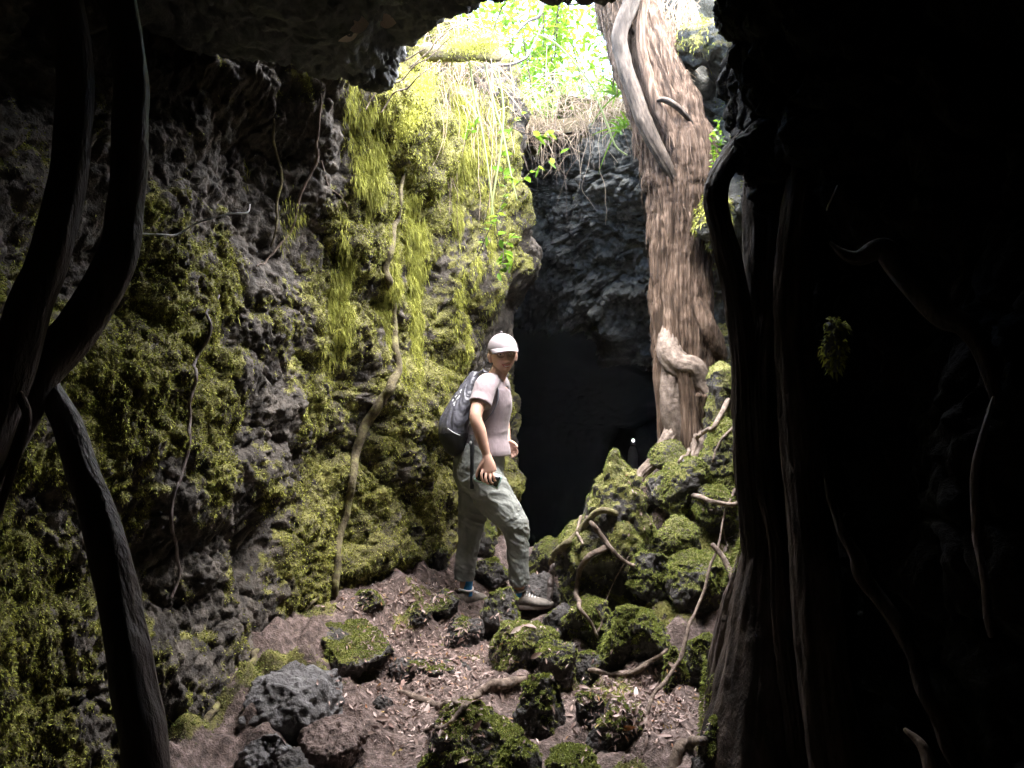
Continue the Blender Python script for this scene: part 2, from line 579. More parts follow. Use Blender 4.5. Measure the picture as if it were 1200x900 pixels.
# ---- left wall of the pit, running from behind the camera to the mouth of the tunnel
mid = [(-1.95, -2.6, 1.45), (-1.8, 0.3, 1.45), (-1.53, 2.3, 1.45), (-1.44, 2.9, 1.45), (-1.16, 3.5, 1.45), (-0.86, 4.2, 1.45), (-0.40, 5.0, 1.40), (0.02, 5.9, 1.45), (-0.12, 7.2, 1.5), (-0.3, 10, 1.5)]
base = [(-1.7, -2.6, -0.1), (-1.6, 0.3, -0.1), at(-60, 1000, 2.25), at(110, 960, 2.6), at(240, 890, 2.95), at(372, 715, 4.1), at(525, 660, 5.1), at(600, 640, 5.95), (0.0, 7.1, 0.1), (-0.2, 10, -0.4)]
top = [(-1.7, -2.6, 2.9), (-1.65, 0.3, 2.9), at(50, -20, 2.6), at(190, 50, 3.1), at(325, 95, 3.6), at(438, 125, 4.1), at(515, 70, 4.75), at(592, 110, 6.1), (-0.25, 7.1, 3.4), (-0.4, 10, 3.0)]
mid, base, top = (np.array([np.array(p, float) for p in q]) for q in (mid, base, top))
upper = 0.5 * (mid + top) + np.array([0.0, 0, 0])
lower = 0.5 * (mid + base) + np.array([-0.04, 0.04, 0])
upper[5] += (-0.06, 0.05, 0); upper[6] += (0.03, -0.05, 0); upper[7] += (0.05, -0.1, 0)
over = top + np.array([-0.15, 0.05, 0.75])
over[:, 2] = np.minimum(np.maximum(over[:, 2], 3.75), 3.85)
under = base + np.array([0.05, -0.05, -0.5])

def wall_moss(P, N, D):
    x, y, z = P[:, 0], P[:, 1], P[:, 2]
    px = 600 + F * x / np.maximum(y, 0.5)
    patch = fbm(P * np.array([2.2, 2.2, 1.3]), 4, 5) * 0.9 + fbm(P * 9, 3, 8) * 0.45
    b = 0.04 + 0.14 * np.clip(N[:, 2], -1, 1) + D * 1.3
    b = b + 0.32 * np.exp(-((y - 4.45) / 0.5) ** 2) * sstep(1.5, 2.2, z)
    b = b - 0.45 * sstep(2.0, 2.5, z) * (1 - sstep(3.85, 4.15, y)) - 0.25 * sstep(5.35, 5.9, y)
    b = b + 0.22 * np.exp(-((z - 0.7) / 0.55) ** 2) * sstep(2.6, 3.6, y) + 0.24 * sstep(1.5, 0.7, z) * sstep(3.7, 2.9, y)
    b = b - 0.10 + 0.45 * fbm(P * 24, 3, 18)
    return sstep(-0.20, 0.34, patch + b)

left_wall, WP, WN, WM, WF = rock_patch('cave_wall', [over, top, upper, mid, lower, base, under], 430, 820, M['lava'],
                                       rough_disp(0.24, 0.052, 0.020, 1.7, 4.2, 21, .026), wall_moss, seed=2)
tag(left_wall, 'long rough lava wall patched with yellow green moss behind the hiker', 'cave wall', kind='structure')
seen = (WP[:, 1] > 1.6) & (WP[:, 1] < 6.6)
q, nn = scatter(WP, WN, WF, WM * WM * seen * np.clip(3.0 / np.maximum(WP[:, 1], 1.0), 0.3, 1.4), 430000, 4)
V, Fb = blades(q, nn, 0.0105, 0.0021, 0.6, 6, 0.5, 1.3)
wm = mk('wall_moss', V, Fb, M['moss'], smooth=False)
tag(wm, 'shaggy yellow green moss growing over the long lava wall', 'moss', kind='stuff')
# long strands that hang where most light reaches the wall
wz = np.exp(-((WP[:, 1] - 4.5) / 0.42) ** 2) * sstep(1.35, 1.9, WP[:, 2]) * sstep(0.1, 0.6, fbm(WP * np.array([6.5, 6.5, 1.6]), 4, 31) + 0.02)
q, nn = scatter(WP, WN, WF, wz, 70000, 14)
V, Fb = blades(q, nn, 0.034, 0.0016, 1.8, 16, 0.9, 1.0)
hm = mk('hanging_moss', V, Fb, M['hang_moss'], smooth=False)
tag(hm, 'long yellow moss strands draping the brightest part of the wall', 'moss', kind='stuff')

# ---- back wall above the tunnel mouth, then the tunnel going into the dark
bw, tn = [], []
for x, yo in ((-1.3, 0.6), (-0.5, 0.6), (0.22, 0.55), (0.66, 0.05), (1.15, -0.25), (1.6, -0.4), (2.3, -0.6), (3.4, -0.9)):
    bw.append([(x, 6.5 + yo, 3.85), (x, 6.4 + yo, 3.6), (x, 6.3 + yo, 3.2), (x, 6.4 + yo, 2.95 - 0.45 * max(0, x - 0.6)), (x, 6.65 + yo, 2.68 - 0.65 * max(0, x - 0.6)), (x, 7.1 + yo, 2.38 - .75 * max(0, x - .6)), (x, 7.8 + .7 * yo, 2.1 - .75 * max(0, x - .6))])
    tn.append([(x, 7.5 + yo, 2.28 - 0.75 * max(0, x - 0.6)), (x, 8.3 + .4 * yo, 1.95 - 0.5 * max(0, x - .6)), (x * 0.9, 9.6, 1.4), (x * 0.8, 11, 1.15), (x * 0.7, 13, .8), (x * 0.6, 15.5, .3), (x * 0.6, 16, -2.2)])
back_wall, BP, BN, BM, BF = rock_patch('cave_wall', np.array(bw).transpose(1, 0, 2), 460, 400, M['grey_rock'], rough_disp(0.28, 0.12, 0.06, 1.3, 4.4, 15),
                                       lambda P, N, D: sstep(0.25, 0.9, fbm(P * 2, 3, 3) + 0.9 * sstep(3.3, 3.6, P[:, 2])), seed=12)
tunnel, *_ = rock_patch('tunnel', np.array(tn).transpose(1, 0, 2), 200, 200, M['tunnel_shade'], rough_disp(0.15, 0.02, 0.0, 1.3, 2.4, 15), None, np.array([0.4, 11, -.5]), 13)
tag(tunnel, 'tunnel roof coloured black for the shade, leading on into the dark', 'tunnel', kind='structure')
tag(back_wall, 'blue grey rock face arching over the black tunnel mouth', 'cave wall', kind='structure')

# ---- rock face behind and right of the tree, running down behind the root pile
rw = []
for p in ((1.15, 6.35), (1.42, 5.9), (1.62, 5.35), (1.78, 4.6), (1.75, 3.9), (1.5, 3.4)):
    x, y = p
    rw.append([(x - 0.10, y - 0.1, 3.85), (x - 0.12, y - 0.1, 3.6), (x - 0.16, y - 0.15, 3.3), (x - 0.05, y - 0.05, 2.7), (x + 0.25, y + 0.05, 2.0), (x + 0.3, y + 0.05, 1.3), (x + 0.1, y, 0.5), (x, y, -0.4)])
side_wall, SP, SN, SM, SF = rock_patch('cave_wall', np.array(rw).transpose(1, 0, 2), 300, 240, M['grey_rock'], rough_disp(0.22, 0.16, 0.05, 1.8, 4.2, 14),
                                       lambda P, N, D: sstep(0.2, 0.7, fbm(P * 2.5, 4, 13) * 0.9 + 0.5 * N[:, 2] + 0.25 * sstep(2.4, 1.4, P[:, 2])), seed=22)
tag(side_wall, 'grey rock face with mossy ledges to the right of the leaning tree', 'cave wall', kind='structure')
q, nn = scatter(SP, SN, SF, SM ** 2 * (SP[:, 1] < 6.4), 40000, 24)
V, Fb = blades(q, nn, 0.028, 0.0035, 0.6, 26, 0.6)
tag(mk('ledge_moss', V, Fb, M['moss'], smooth=False), 'yellow moss on the ledges of the grey rock beside the tree', 'moss', kind='stuff')

# ---- dark near wall on the right
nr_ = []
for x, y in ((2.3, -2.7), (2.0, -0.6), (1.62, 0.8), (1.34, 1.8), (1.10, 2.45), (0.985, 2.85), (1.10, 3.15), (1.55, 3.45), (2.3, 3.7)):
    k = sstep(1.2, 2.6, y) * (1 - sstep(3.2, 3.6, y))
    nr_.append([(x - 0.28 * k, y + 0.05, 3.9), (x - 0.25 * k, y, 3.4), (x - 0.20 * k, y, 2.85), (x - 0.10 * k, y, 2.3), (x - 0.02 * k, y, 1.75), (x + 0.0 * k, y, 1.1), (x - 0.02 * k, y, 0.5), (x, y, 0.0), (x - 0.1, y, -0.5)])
near_wall, NP_, NN_, NM, NF = rock_patch('cave_wall', np.array(nr_).transpose(1, 0, 2), 320, 420, M['shade_rock'], rough_disp(0.16, 0.09, 0.03, 1.6, 4.5, 15), None, np.array([0.0, 2.0, 1.5]), 32)
tag(near_wall, 'near rock wall with its deep shade coloured in, hung with roots', 'cave wall', kind='structure')

# ---- roof with the opening; its edge is the upper rim of the light
edge = [np.array((-2.6, 3.2, 3.3)), at(190, 40, 3.2), at(325, 62, 3.25), at(438, 94, 3.65), at(482, 54, 3.55), at(530, 14, 3.35), at(600, 0, 3.25), at(690, -4, 3.2), at(770, -35, 3.1), at(850, -40, 2.95), np.array((1.5, 3.2, 3.2)), np.array((2.6, 3.4, 3.4))]
edge = np.array(edge)
e1, e2 = edge.copy(), edge.copy()
e1[:, 2] = np.maximum(edge[:, 2] + .1, 3.78); e1[:, 1] += .04
e2[:, 2] = .5 * (edge[:, 2] + e1[:, 2]); e2[:, 1] += .03
rows = [e1, e2, edge]
for dy, dz in ((0.45, 0.02), (1.2, 0.08), (2.2, 0.12)):
    rows.append(edge * np.array([1.02, 1, 1]) + np.array([0, -dy, dz - 0.0]))
rr_ = edge.copy(); rr_[:, 1] = 0.2; rr_[:, 2] = 3.15; rows.append(rr_)
rr_ = edge.copy(); rr_[:, 1] = -3.2; rr_[:, 2] = 3.1; rows.append(rr_)
roof, RP, RN, RM, RF = rock_patch('cave_roof', np.array(rows), 300, 420, M['roof_rock'], rough_disp(0.08, 0.05, 0.025, 1.7, 4.0, 14, .012), None, np.array([0.0, 2.5, 0.5]), 42)
tag(roof, 'black rock roof arching above with a ragged lit rim', 'cave roof', kind='structure')
# rear end of the chamber, behind the viewer
ev = np.array([[(x, -2.6 - 0.3 * math.cos(x), z) for x in np.linspace(-3, 3, 6)] for z in np.linspace(-0.6, 3.6, 5)])
rear, *_ = rock_patch('cave_wall', ev, 60, 80, M['roof_rock'], rough_disp(0.15, 0.12, 0.02), None, np.array([0, 0, 1.5]), 52)
tag(rear, 'rough rock closing the cave behind the viewer', 'cave wall', kind='structure')

# ---- ground
def gz(x, y):
    x, y = np.asarray(x, float), np.asarray(y, float)
    z = 0.0 + 0.035 * np.clip(y - 2.7, -2, 2.9) - 0.22 * np.clip(y - 5.6, 0, 20)
    xb = np.interp(y, [0, 2.6, 2.95, 4.1, 5.1, 5.95, 7], [-1.6, -1.41, -1.18, -1.04, -0.42, 0.0, 0.0])
    z = z + 0.24 * sstep(0.62, 0.0, x - xb) * sstep(2.4, 3.4, y) * (1 - sstep(5.6, 6.2, y))
    z = z + 0.95 * np.exp(-(((x - 1.22) / 0.60) ** 2 + ((y - 5.0) / np.where(y < 5, 1.0, 1.5)) ** 2))
    return z

nx, ny = 330, 470
gx = np.linspace(-2.4, 2.8, nx)
gy = np.concatenate([np.linspace(-3.0, 1.8, 50)[:-1], np.linspace(1.8, 6.6, ny - 90), np.linspace(6.6, 16.5, 41)[1:]])
X, Y = np.meshgrid(gx, gy)
Pg = np.stack([X.ravel(), Y.ravel(), np.zeros(X.size)], 1)
Z = gz(Pg[:, 0], Pg[:, 1])
f1, f2 = worley(Pg * 5.0 + 0.1 * fbm(Pg * 5, 2, 3)[:, None], 71)
off = np.exp(-((Pg[:, 0] + 0.36 - 0.14 * (Pg[:, 1] - 3)) / 0.30) ** 2)
off = np.maximum(off, np.exp(-((Pg[:, 0] - 0.52) / 0.28) ** 2 - ((Pg[:, 1] - 3.15) / 0.22) ** 2))
off = np.maximum(off, np.exp(-((Pg[:, 0] + .9) / 0.3) ** 2 - ((Pg[:, 1] - 4.4) / 0.5) ** 2) * .8)
Z = Z + fbm(Pg * 2.2, 4, 70) * 0.06 + np.clip(0.5 - f1, -0.1, 1) * 0.26 * (1 - 0.85 * off) + np.clip(.45 - worley(Pg * 9.5, 75)[0], -.1, 1) * .09 * (1 - .5 * off) + fbm(Pg * 16, 3, 77) * 0.016
g1, g2 = worley(Pg * 22, 73)
Z = Z + (0.4 - g1) * 0.022 + fbm(Pg * 45, 2, 78) * 0.008 + fbm(Pg * 7, 3, 74) * 0.03
Pg[:, 2] = Z
GG = Pg.reshape(len(gy), nx, 3)
GN = grid_normals(GG).reshape(-1, 3)
GF = grid_faces(len(gy), nx)
gm = sstep(0.15, 0.55, fbm(Pg * 4, 4, 79) * 1.1 + 0.6 * (1 - off) + 0.25 * sstep(0.1, 0.5, Z) - 0.42)
ground = mk('ground', Pg, [GF], M['dirt'], attrs={'moss': gm * 0.9})
tag(ground, 'brown dirt path climbing between mossy rocks', 'ground', kind='structure')
q, nn = scatter(Pg, GN, GF, gm ** 2 * (Pg[:, 1] > 2.2) * (Pg[:, 1] < 6.3), 110000, 81)
V, Fb = blades(q, nn, 0.011, 0.0022, 0.1, 82, 0.5)
tag(mk('ground_moss', V, Fb, M['rock_moss'], smooth=False), 'low green moss along the edges of the dirt path', 'moss', kind='stuff')

def ground_z(x, y):
    ix = int(np.clip(np.searchsorted(gx, x), 0, nx - 1))
    iy = int(np.clip(np.searchsorted(gy, y), 0, len(gy) - 1))
    return float(GG[iy, ix, 2])

# ---- the forest floor outside, open above the pit and running to the horizon
hole = [(-1.0, 3.55), (-0.95, 4.1), (-0.72, 4.6), (-0.50, 5.1), (-0.3, 5.6), (-0.25, 6.1), (-0.05, 6.45), (0.35, 6.45), (0.85, 6.3), (1.2, 6.0), (1.5, 5.6), (1.7, 5.0), (1.75, 4.3), (1.55, 3.4), (1.1, 3.0), (0.75, 2.95), (0.3, 3.05), (-0.1, 3.2), (-0.45, 3.25), (-0.8, 3.2)]
hole = np.array(hole)
hc = np.array([0.45, 4.9])
hp = cr(np.concatenate([hole, hole[:1]]), 145)[:-1]
rings = [1.0, 1.03, 1.1, 1.25, 1.5, 1.9, 2.6, 4, 7, 12, 20, 34]
TV = []
for k, s in enumerate(rings):
    xy = hc + (hp - hc) * s
    zz = 3.66 + 0.12 * vnoise(np.c_[xy * 2.6, np.zeros(len(xy))], 90) + (0.09 if k else -0.05) + 0.015 * min(k, 8) * (k > 1)
    TV.append(np.c_[xy, zz])
TV = np.array(TV)
i = np.arange(TV.shape[0] * TV.shape[1]).reshape(TV.shape[:2])
j = np.roll(i, -1, 1)
terrain = mk('terrain', TV.reshape(-1, 3), [np.stack([i[:-1].ravel(), j[:-1].ravel(), j[1:].ravel(), i[1:].ravel()], 1)], M['soil'])
tag(terrain, 'forest floor around the opening of the pit', 'terrain', kind='structure')
# unseen box round the whole chamber, added to keep stray light out
bx = np.array([(-7, -7, -3), (8, -7, -3), (8, 20, -3), (-7, 20, -3), (-7, -7, 3.8), (8, -7, 3.8), (8, 20, 3.8), (-7, 20, 3.8)], float)
seal = mk('light_seal', bx, [np.array([(0, 1, 2, 3), (0, 4, 5, 1), (1, 5, 6, 2), (2, 6, 7, 3), (3, 7, 4, 0)])], M['roof_rock'], smooth=False)
# the faintly misty air in and above the pit
hz = np.array([(-95, -95, -4), (95, -95, -4), (95, 95, -4), (-95, 95, -4), (-95, -95, 14), (95, -95, 14), (95, 95, 14), (-95, 95, 14)], float)
hm_ = bpy.data.materials.new('misty_air'); hm_.use_nodes = True
hn = hm_.node_tree
hn.nodes.remove(hn.nodes['Principled BSDF'])
pv = hn.nodes.new('ShaderNodeVolumePrincipled')
pv.inputs['Color'].default_value = (.86, .92, 1.0, 1)
pv.inputs['Density'].default_value = 0.0008
hn.links.new(pv.outputs[0], hn.nodes['Material Output'].inputs['Volume'])
hzo = mk('haze', hz, [np.array([(0, 3, 2, 1), (4, 5, 6, 7), (0, 1, 5, 4), (1, 2, 6, 5), (2, 3, 7, 6), (3, 0, 4, 7)])], hm_, smooth=False)
tag(hzo, 'thin misty air glowing below the opening', 'haze', kind='stuff')
tag(seal, 'unseen box enclosing the cave, added to block stray light', 'light_seal', kind='structure')
# ------------------------------------------------------------------ the tree
tree = empty('tree', at(790, 520, 5.1), 'tall leaning tree with shaggy reddish bark rising through the opening', 'tree')
TY = 5.15
tp = [at(806, 545, TY), at(803, 480, TY), at(801, 400, TY), at(797, 320, TY), at(800, 250, TY), at(795, 190, TY), at(778, 130, TY + .03), at(752, 60, TY + .08), at(733, 0, TY + .12), at(700, -90, TY + .2), at(665, -190, TY + .3)]
tr = [.150, .165, .195, .180, .215, .235, .215, .195, .185, .17, .15]

def barked(pts, rads, n, seg, seed, amp, flare=1.0):
    V, Fs = tube(pts, rads, n=n, seg=seg, ridge=0.10, ridge_k=1.6, seed=seed)
    m = n * seg
    th = np.tile(np.linspace(0, 2 * np.pi, seg, endpoint=False), n)
    s = np.repeat(np.linspace(0, 1, n), seg)
    L = np.linalg.norm(np.diff(np.asarray(pts), axis=0), axis=1).sum()
    q = np.c_[np.cos(th) * 10, np.sin(th) * 10, s * L * 1.1] + 0.5 * vnoise(np.c_[np.cos(th) * 2, np.sin(th) * 2, s * L * 3], seed + 3)[:, None]
    d = fbm(q, 4, seed, 0.6, ridged=True) * amp
    q2 = np.c_[np.cos(th) * 26, np.sin(th) * 26, s * L * 2.2]
    d = d + fbm(q2, 2, seed + 5) * amp * 0.5
    N = vert_normals(V, Fs)
    V[:m] += N[:m] * d[:, None]
    return V, Fs

V, Fs = barked(tp, tr, 520, 190, 5, 0.030)
# the deep groove between the two stems
gpx, gpy = 600 + F * V[:, 0] / V[:, 1], 450 - F * (V[:, 2] - CZ) / V[:, 1]
gc_ = np.interp(gpy, [-60, 20, 62, 95, 124, 155, 190], [752, 744, 740, 750, 759, 772, 786])
V[:, 1] += np.where(V[:, 1] < TY + .05, .12 * np.exp(-((gpx - gc_) / 6.5) ** 2) * sstep(205, 180, gpy), 0)
mk('trunk', V, Fs, M['bark'], tree)
# shaggy strips of bark standing off the trunk
N = vert_normals(V, Fs)
rg = np.random.default_rng(8)
k = rg.choice(520 * 190, 1000, p=(lambda z_: z_ / z_.sum())(sstep(1.7, 2.6, V[:520 * 190, 2]) + .06))
P0, N0 = V[k], N[k]
tdir = np.array([0.05, 0, -1.0])
L = rg.uniform(0.06, 0.2, len(k))[:, None]
W = rg.uniform(0.0015, 0.005, len(k))[:, None]
sd = np.cross(N0, tdir); sd /= np.linalg.norm(sd, axis=1, keepdims=True) + 1e-9
tw = tdir + sd * rg.normal(0, 0.16, (len(k), 1))
a0 = P0 + N0 * 0.002
b0 = P0 + tw * L * 0.55 + N0 * rg.uniform(0.004, 0.016, (len(k), 1))
c0 = P0 + tw * L + N0 * rg.uniform(0.0, 0.02, (len(k), 1))
SV = np.stack([a0 - sd * W, a0 + sd * W, b0 + sd * W, c0, b0 - sd * W], 1).reshape(-1, 3)
ii = np.arange(len(k)) * 5
mk('bark_strips', SV, [np.stack([ii, ii + 1, ii + 2, ii + 4], 1), np.stack([ii + 4, ii + 2, ii + 3], 1)], M['bark'], tree, smooth=False)
# the two grey stems grown along the trunk, with the dark groove between them
ys = TY - 0.225
s1 = [at(796, 222, ys + .05), at(779, 190, ys), at(758, 150, ys), at(741, 105, ys + .03), at(730, 70, ys + .05), at(726, 40, ys + .06), at(738, 8, ys + .06), at(752, -40, ys + .08)]
V, Fs = barked(s1, [.012, .036, .046, .046, .046, .05, .05, .05], 200, 40, 15, 0.010)
mk('stem', V, Fs, M['stem_bark'], tree)
s2 = [at(806, 215, ys + .07), at(790, 168, ys + .03), at(773, 130, ys + .02), at(761, 95, ys + .05), at(752, 60, ys + .07), at(751, 25, ys + .08), at(760, -20, ys + .1)]
V, Fs = barked(s2, [.015, .035, .042, .038, .034, .034, .03], 140, 30, 17, 0.005)
mk('stem', V, Fs, M['bark'], tree)
# the knee of root under the trunk and its legs
kn = TY - 0.17
for pts, rad, mat in (
    ([at(786, 372, kn + .12), at(784, 410, kn + .02), at(796, 428, kn - .03), at(812, 432, kn - .05), at(822, 450, kn - .04), at(832, 464, kn - .06), at(848, 466, kn - .11), at(866, 478, kn - .18)], [.04, .07, .075, .066, .052, .046, .040, .034], 'pale_root'),
    ([at(794, 385, kn + .16), at(788, 430, kn + .03), at(786, 470, kn), at(792, 510, kn), at(797, 545, kn + .02)], [.03, .06, .065, .055, .055], 'pale_root'),
    ([at(800, 432, kn - .05), at(806, 470, kn - .03), at(808, 510, kn - .03), at(806, 540, kn)], [.05, .055, .06, .05], 'bark'),
    ([at(824, 462, kn - .08), at(822, 485, kn - .04), at(828, 505, kn - .02), at(822, 530, kn)], [.04, .03, .03, .03], 'bark'),
    ([at(786, 350, kn + .22), at(776, 420, kn + .13), at(779, 480, kn + .12), at(782, 545, kn + .1)], [.03, .05, .05, .04], 'bark'),
    ([at(796, 470, kn + .08), at(791, 500, kn + .0), at(780, 522, kn - .05), at(768, 540, kn - .08), at(752, 556, kn - .12), at(744, 575, kn - .2)], [.03, .045, .04, .03, .022, .012], 'pale_root'),
    ([at(806, 465, kn + .08), at(812, 500, kn + .0), at(818, 520, kn - .1), at(812, 538, kn - .18), at(806, 552, kn - .3)], [.03, .045, .036, .026, .014], 'pale_root'),
    ([at(845, 420, kn + .1), at(836, 402, kn + .05), at(826, 380, kn + .02), at(815, 350, kn + .04)], [.04, .06, .07, .05], 'bark'),
):
    V, Fs = barked(pts, rad, 90, 36, int(pts[0][0] * 999) % 97, 0.018)
    mk('buttress_root', V, Fs, M[mat], tree)
# stub with a hollow end, where a branch broke off
V, Fs = barked([at(770, 118, ys - .02), at(779, 117, ys - .05), at(792, 124, ys - .04), at(805, 137, ys - .0), at(816, 152, ys + .05)], [.006, .016, .018, .014, .004], 80, 20, 33, 0.005)
mk('broken_branch', V, Fs, M['stem_bark'], tree)
# brown fibres that hang right of the trunk
rg = np.random.default_rng(21)
fp = []
for k in range(240):
    a = at(rg.uniform(762, 812), rg.uniform(-10, 60), 5.35 + rg.uniform(-.1, .2))
    l = rg.uniform(.08, .32)
    fp.append(tube([a, a + [rg.normal(0, .04), rg.normal(0, .03), -l * .5], a + [rg.normal(.02, .06), rg.normal(0, .03), -l]], [.0035, .0035, .002], n=5, seg=4, cap=False))
V, Fs = join(fp)
mk('aerial_root_fibres', V, Fs, M['dry'], tree)

# ------------------------------------------------------------------ rocks
def boulder(px, pyt, pyb, wpx, Y, label, seed, depth=1.0, moss=0.5, angular=0.6, mat='boulder', peak=0.0, nm='boulder', blades_n=None, lean=0.0, top=None, sub=6, blen=0.0105, group='mossy boulders on the cave floor'):
    c = at(px, 0.5 * (pyt + pyb), Y)
    zt = at(px, pyt, Y)[2]
    zb = min(at(px, pyb, Y)[2], ground_z(c[0], Y) - 0.06)
    wd = wpx / F * Y
    hz, hx = 0.5 * (zt - zb), 0.5 * wd
    hy = hx * depth
    r = np.random.default_rng(seed)
    D, Fi = ico(sub)
    V = D.copy()
    # chip flat facets off the ball
    for _ in range(11):
        nrm = r.normal(0, 1, 3); nrm /= np.linalg.norm(nrm)
        lim = r.uniform(0.5, 0.85)
        ex = V @ nrm - lim
        V = V - np.where(ex > 0, ex, 0)[:, None] * nrm * angular
    if top is not None:
        nrm = np.array(top[:3], float); nrm /= np.linalg.norm(nrm)
        ex = V @ nrm - top[3]
        V = V - np.where(ex > 0, ex * .93, 0)[:, None] * nrm
    if peak:
        t = np.clip((V[:, 2] + 0.2) / 1.2, 0, 1)
        V[:, :2] *= (1 - peak * t ** 1.2)[:, None]
    V[:, 0] += lean * np.clip(V[:, 2], -0.3, 1)
    V = V / np.abs(V).max(0)
    S = np.array([hx, hy, hz])
    P = V * S
    N = vert_normals(P, [Fi])
    o3 = r.uniform(0, 50, 3)
    sc_ = max(hx, hz)
    f1, f2 = worley(P * (1.5 / sc_) + o3, seed)
    g1, _ = worley(P * (4.5 / sc_) + o3, seed + 1)
    d = (fbm(P * (0.9 / sc_) + o3, 3, seed) * 0.14 + (0.5 - f1) * 0.13 + (0.5 - g1) * 0.12 + (0.5 - worley(P * (13 / sc_) + o3, seed + 3)[0]) * 0.05 + fbm(P * (11 / sc_) + o3, 3, seed + 2) * 0.05) * sc_ * 0.9
    P = P + N * d[:, None]
    N = vert_normals(P, [Fi])
    C = np.array([c[0], Y, 0.5 * (zt + zb)])
    W_ = P + C
    mm = sstep(0.1, 0.7, fbm(W_ * 7, 4, seed + 4) * 1.0 + 0.25 * fbm(W_ * 30, 2, seed) + 1.0 * N[:, 2] + (moss - 0.68) * 1.6)
    th = empty(nm, (C[0], C[1], zb), label, 'rock', group)
    mk('stone', W_, [Fi], M[mat], th, attrs={'moss': mm})
    if moss > 0.15:
        n = blades_n or int(8500 * min(1.5, (wpx * (pyb - pyt)) / 5000.0) * min(1.0, moss * 1.6)) + 500
        q, nn = scatter(W_, N, Fi, mm ** 2, n, seed + 6)
        if len(q):
            Vb, Fb = blades(q, nn, blen, 0.0020, 0.2, seed + 7, 0.5, 1.2)
            mk('moss_cover', Vb, Fb, M['rock_moss'], th, smooth=False)
    return th

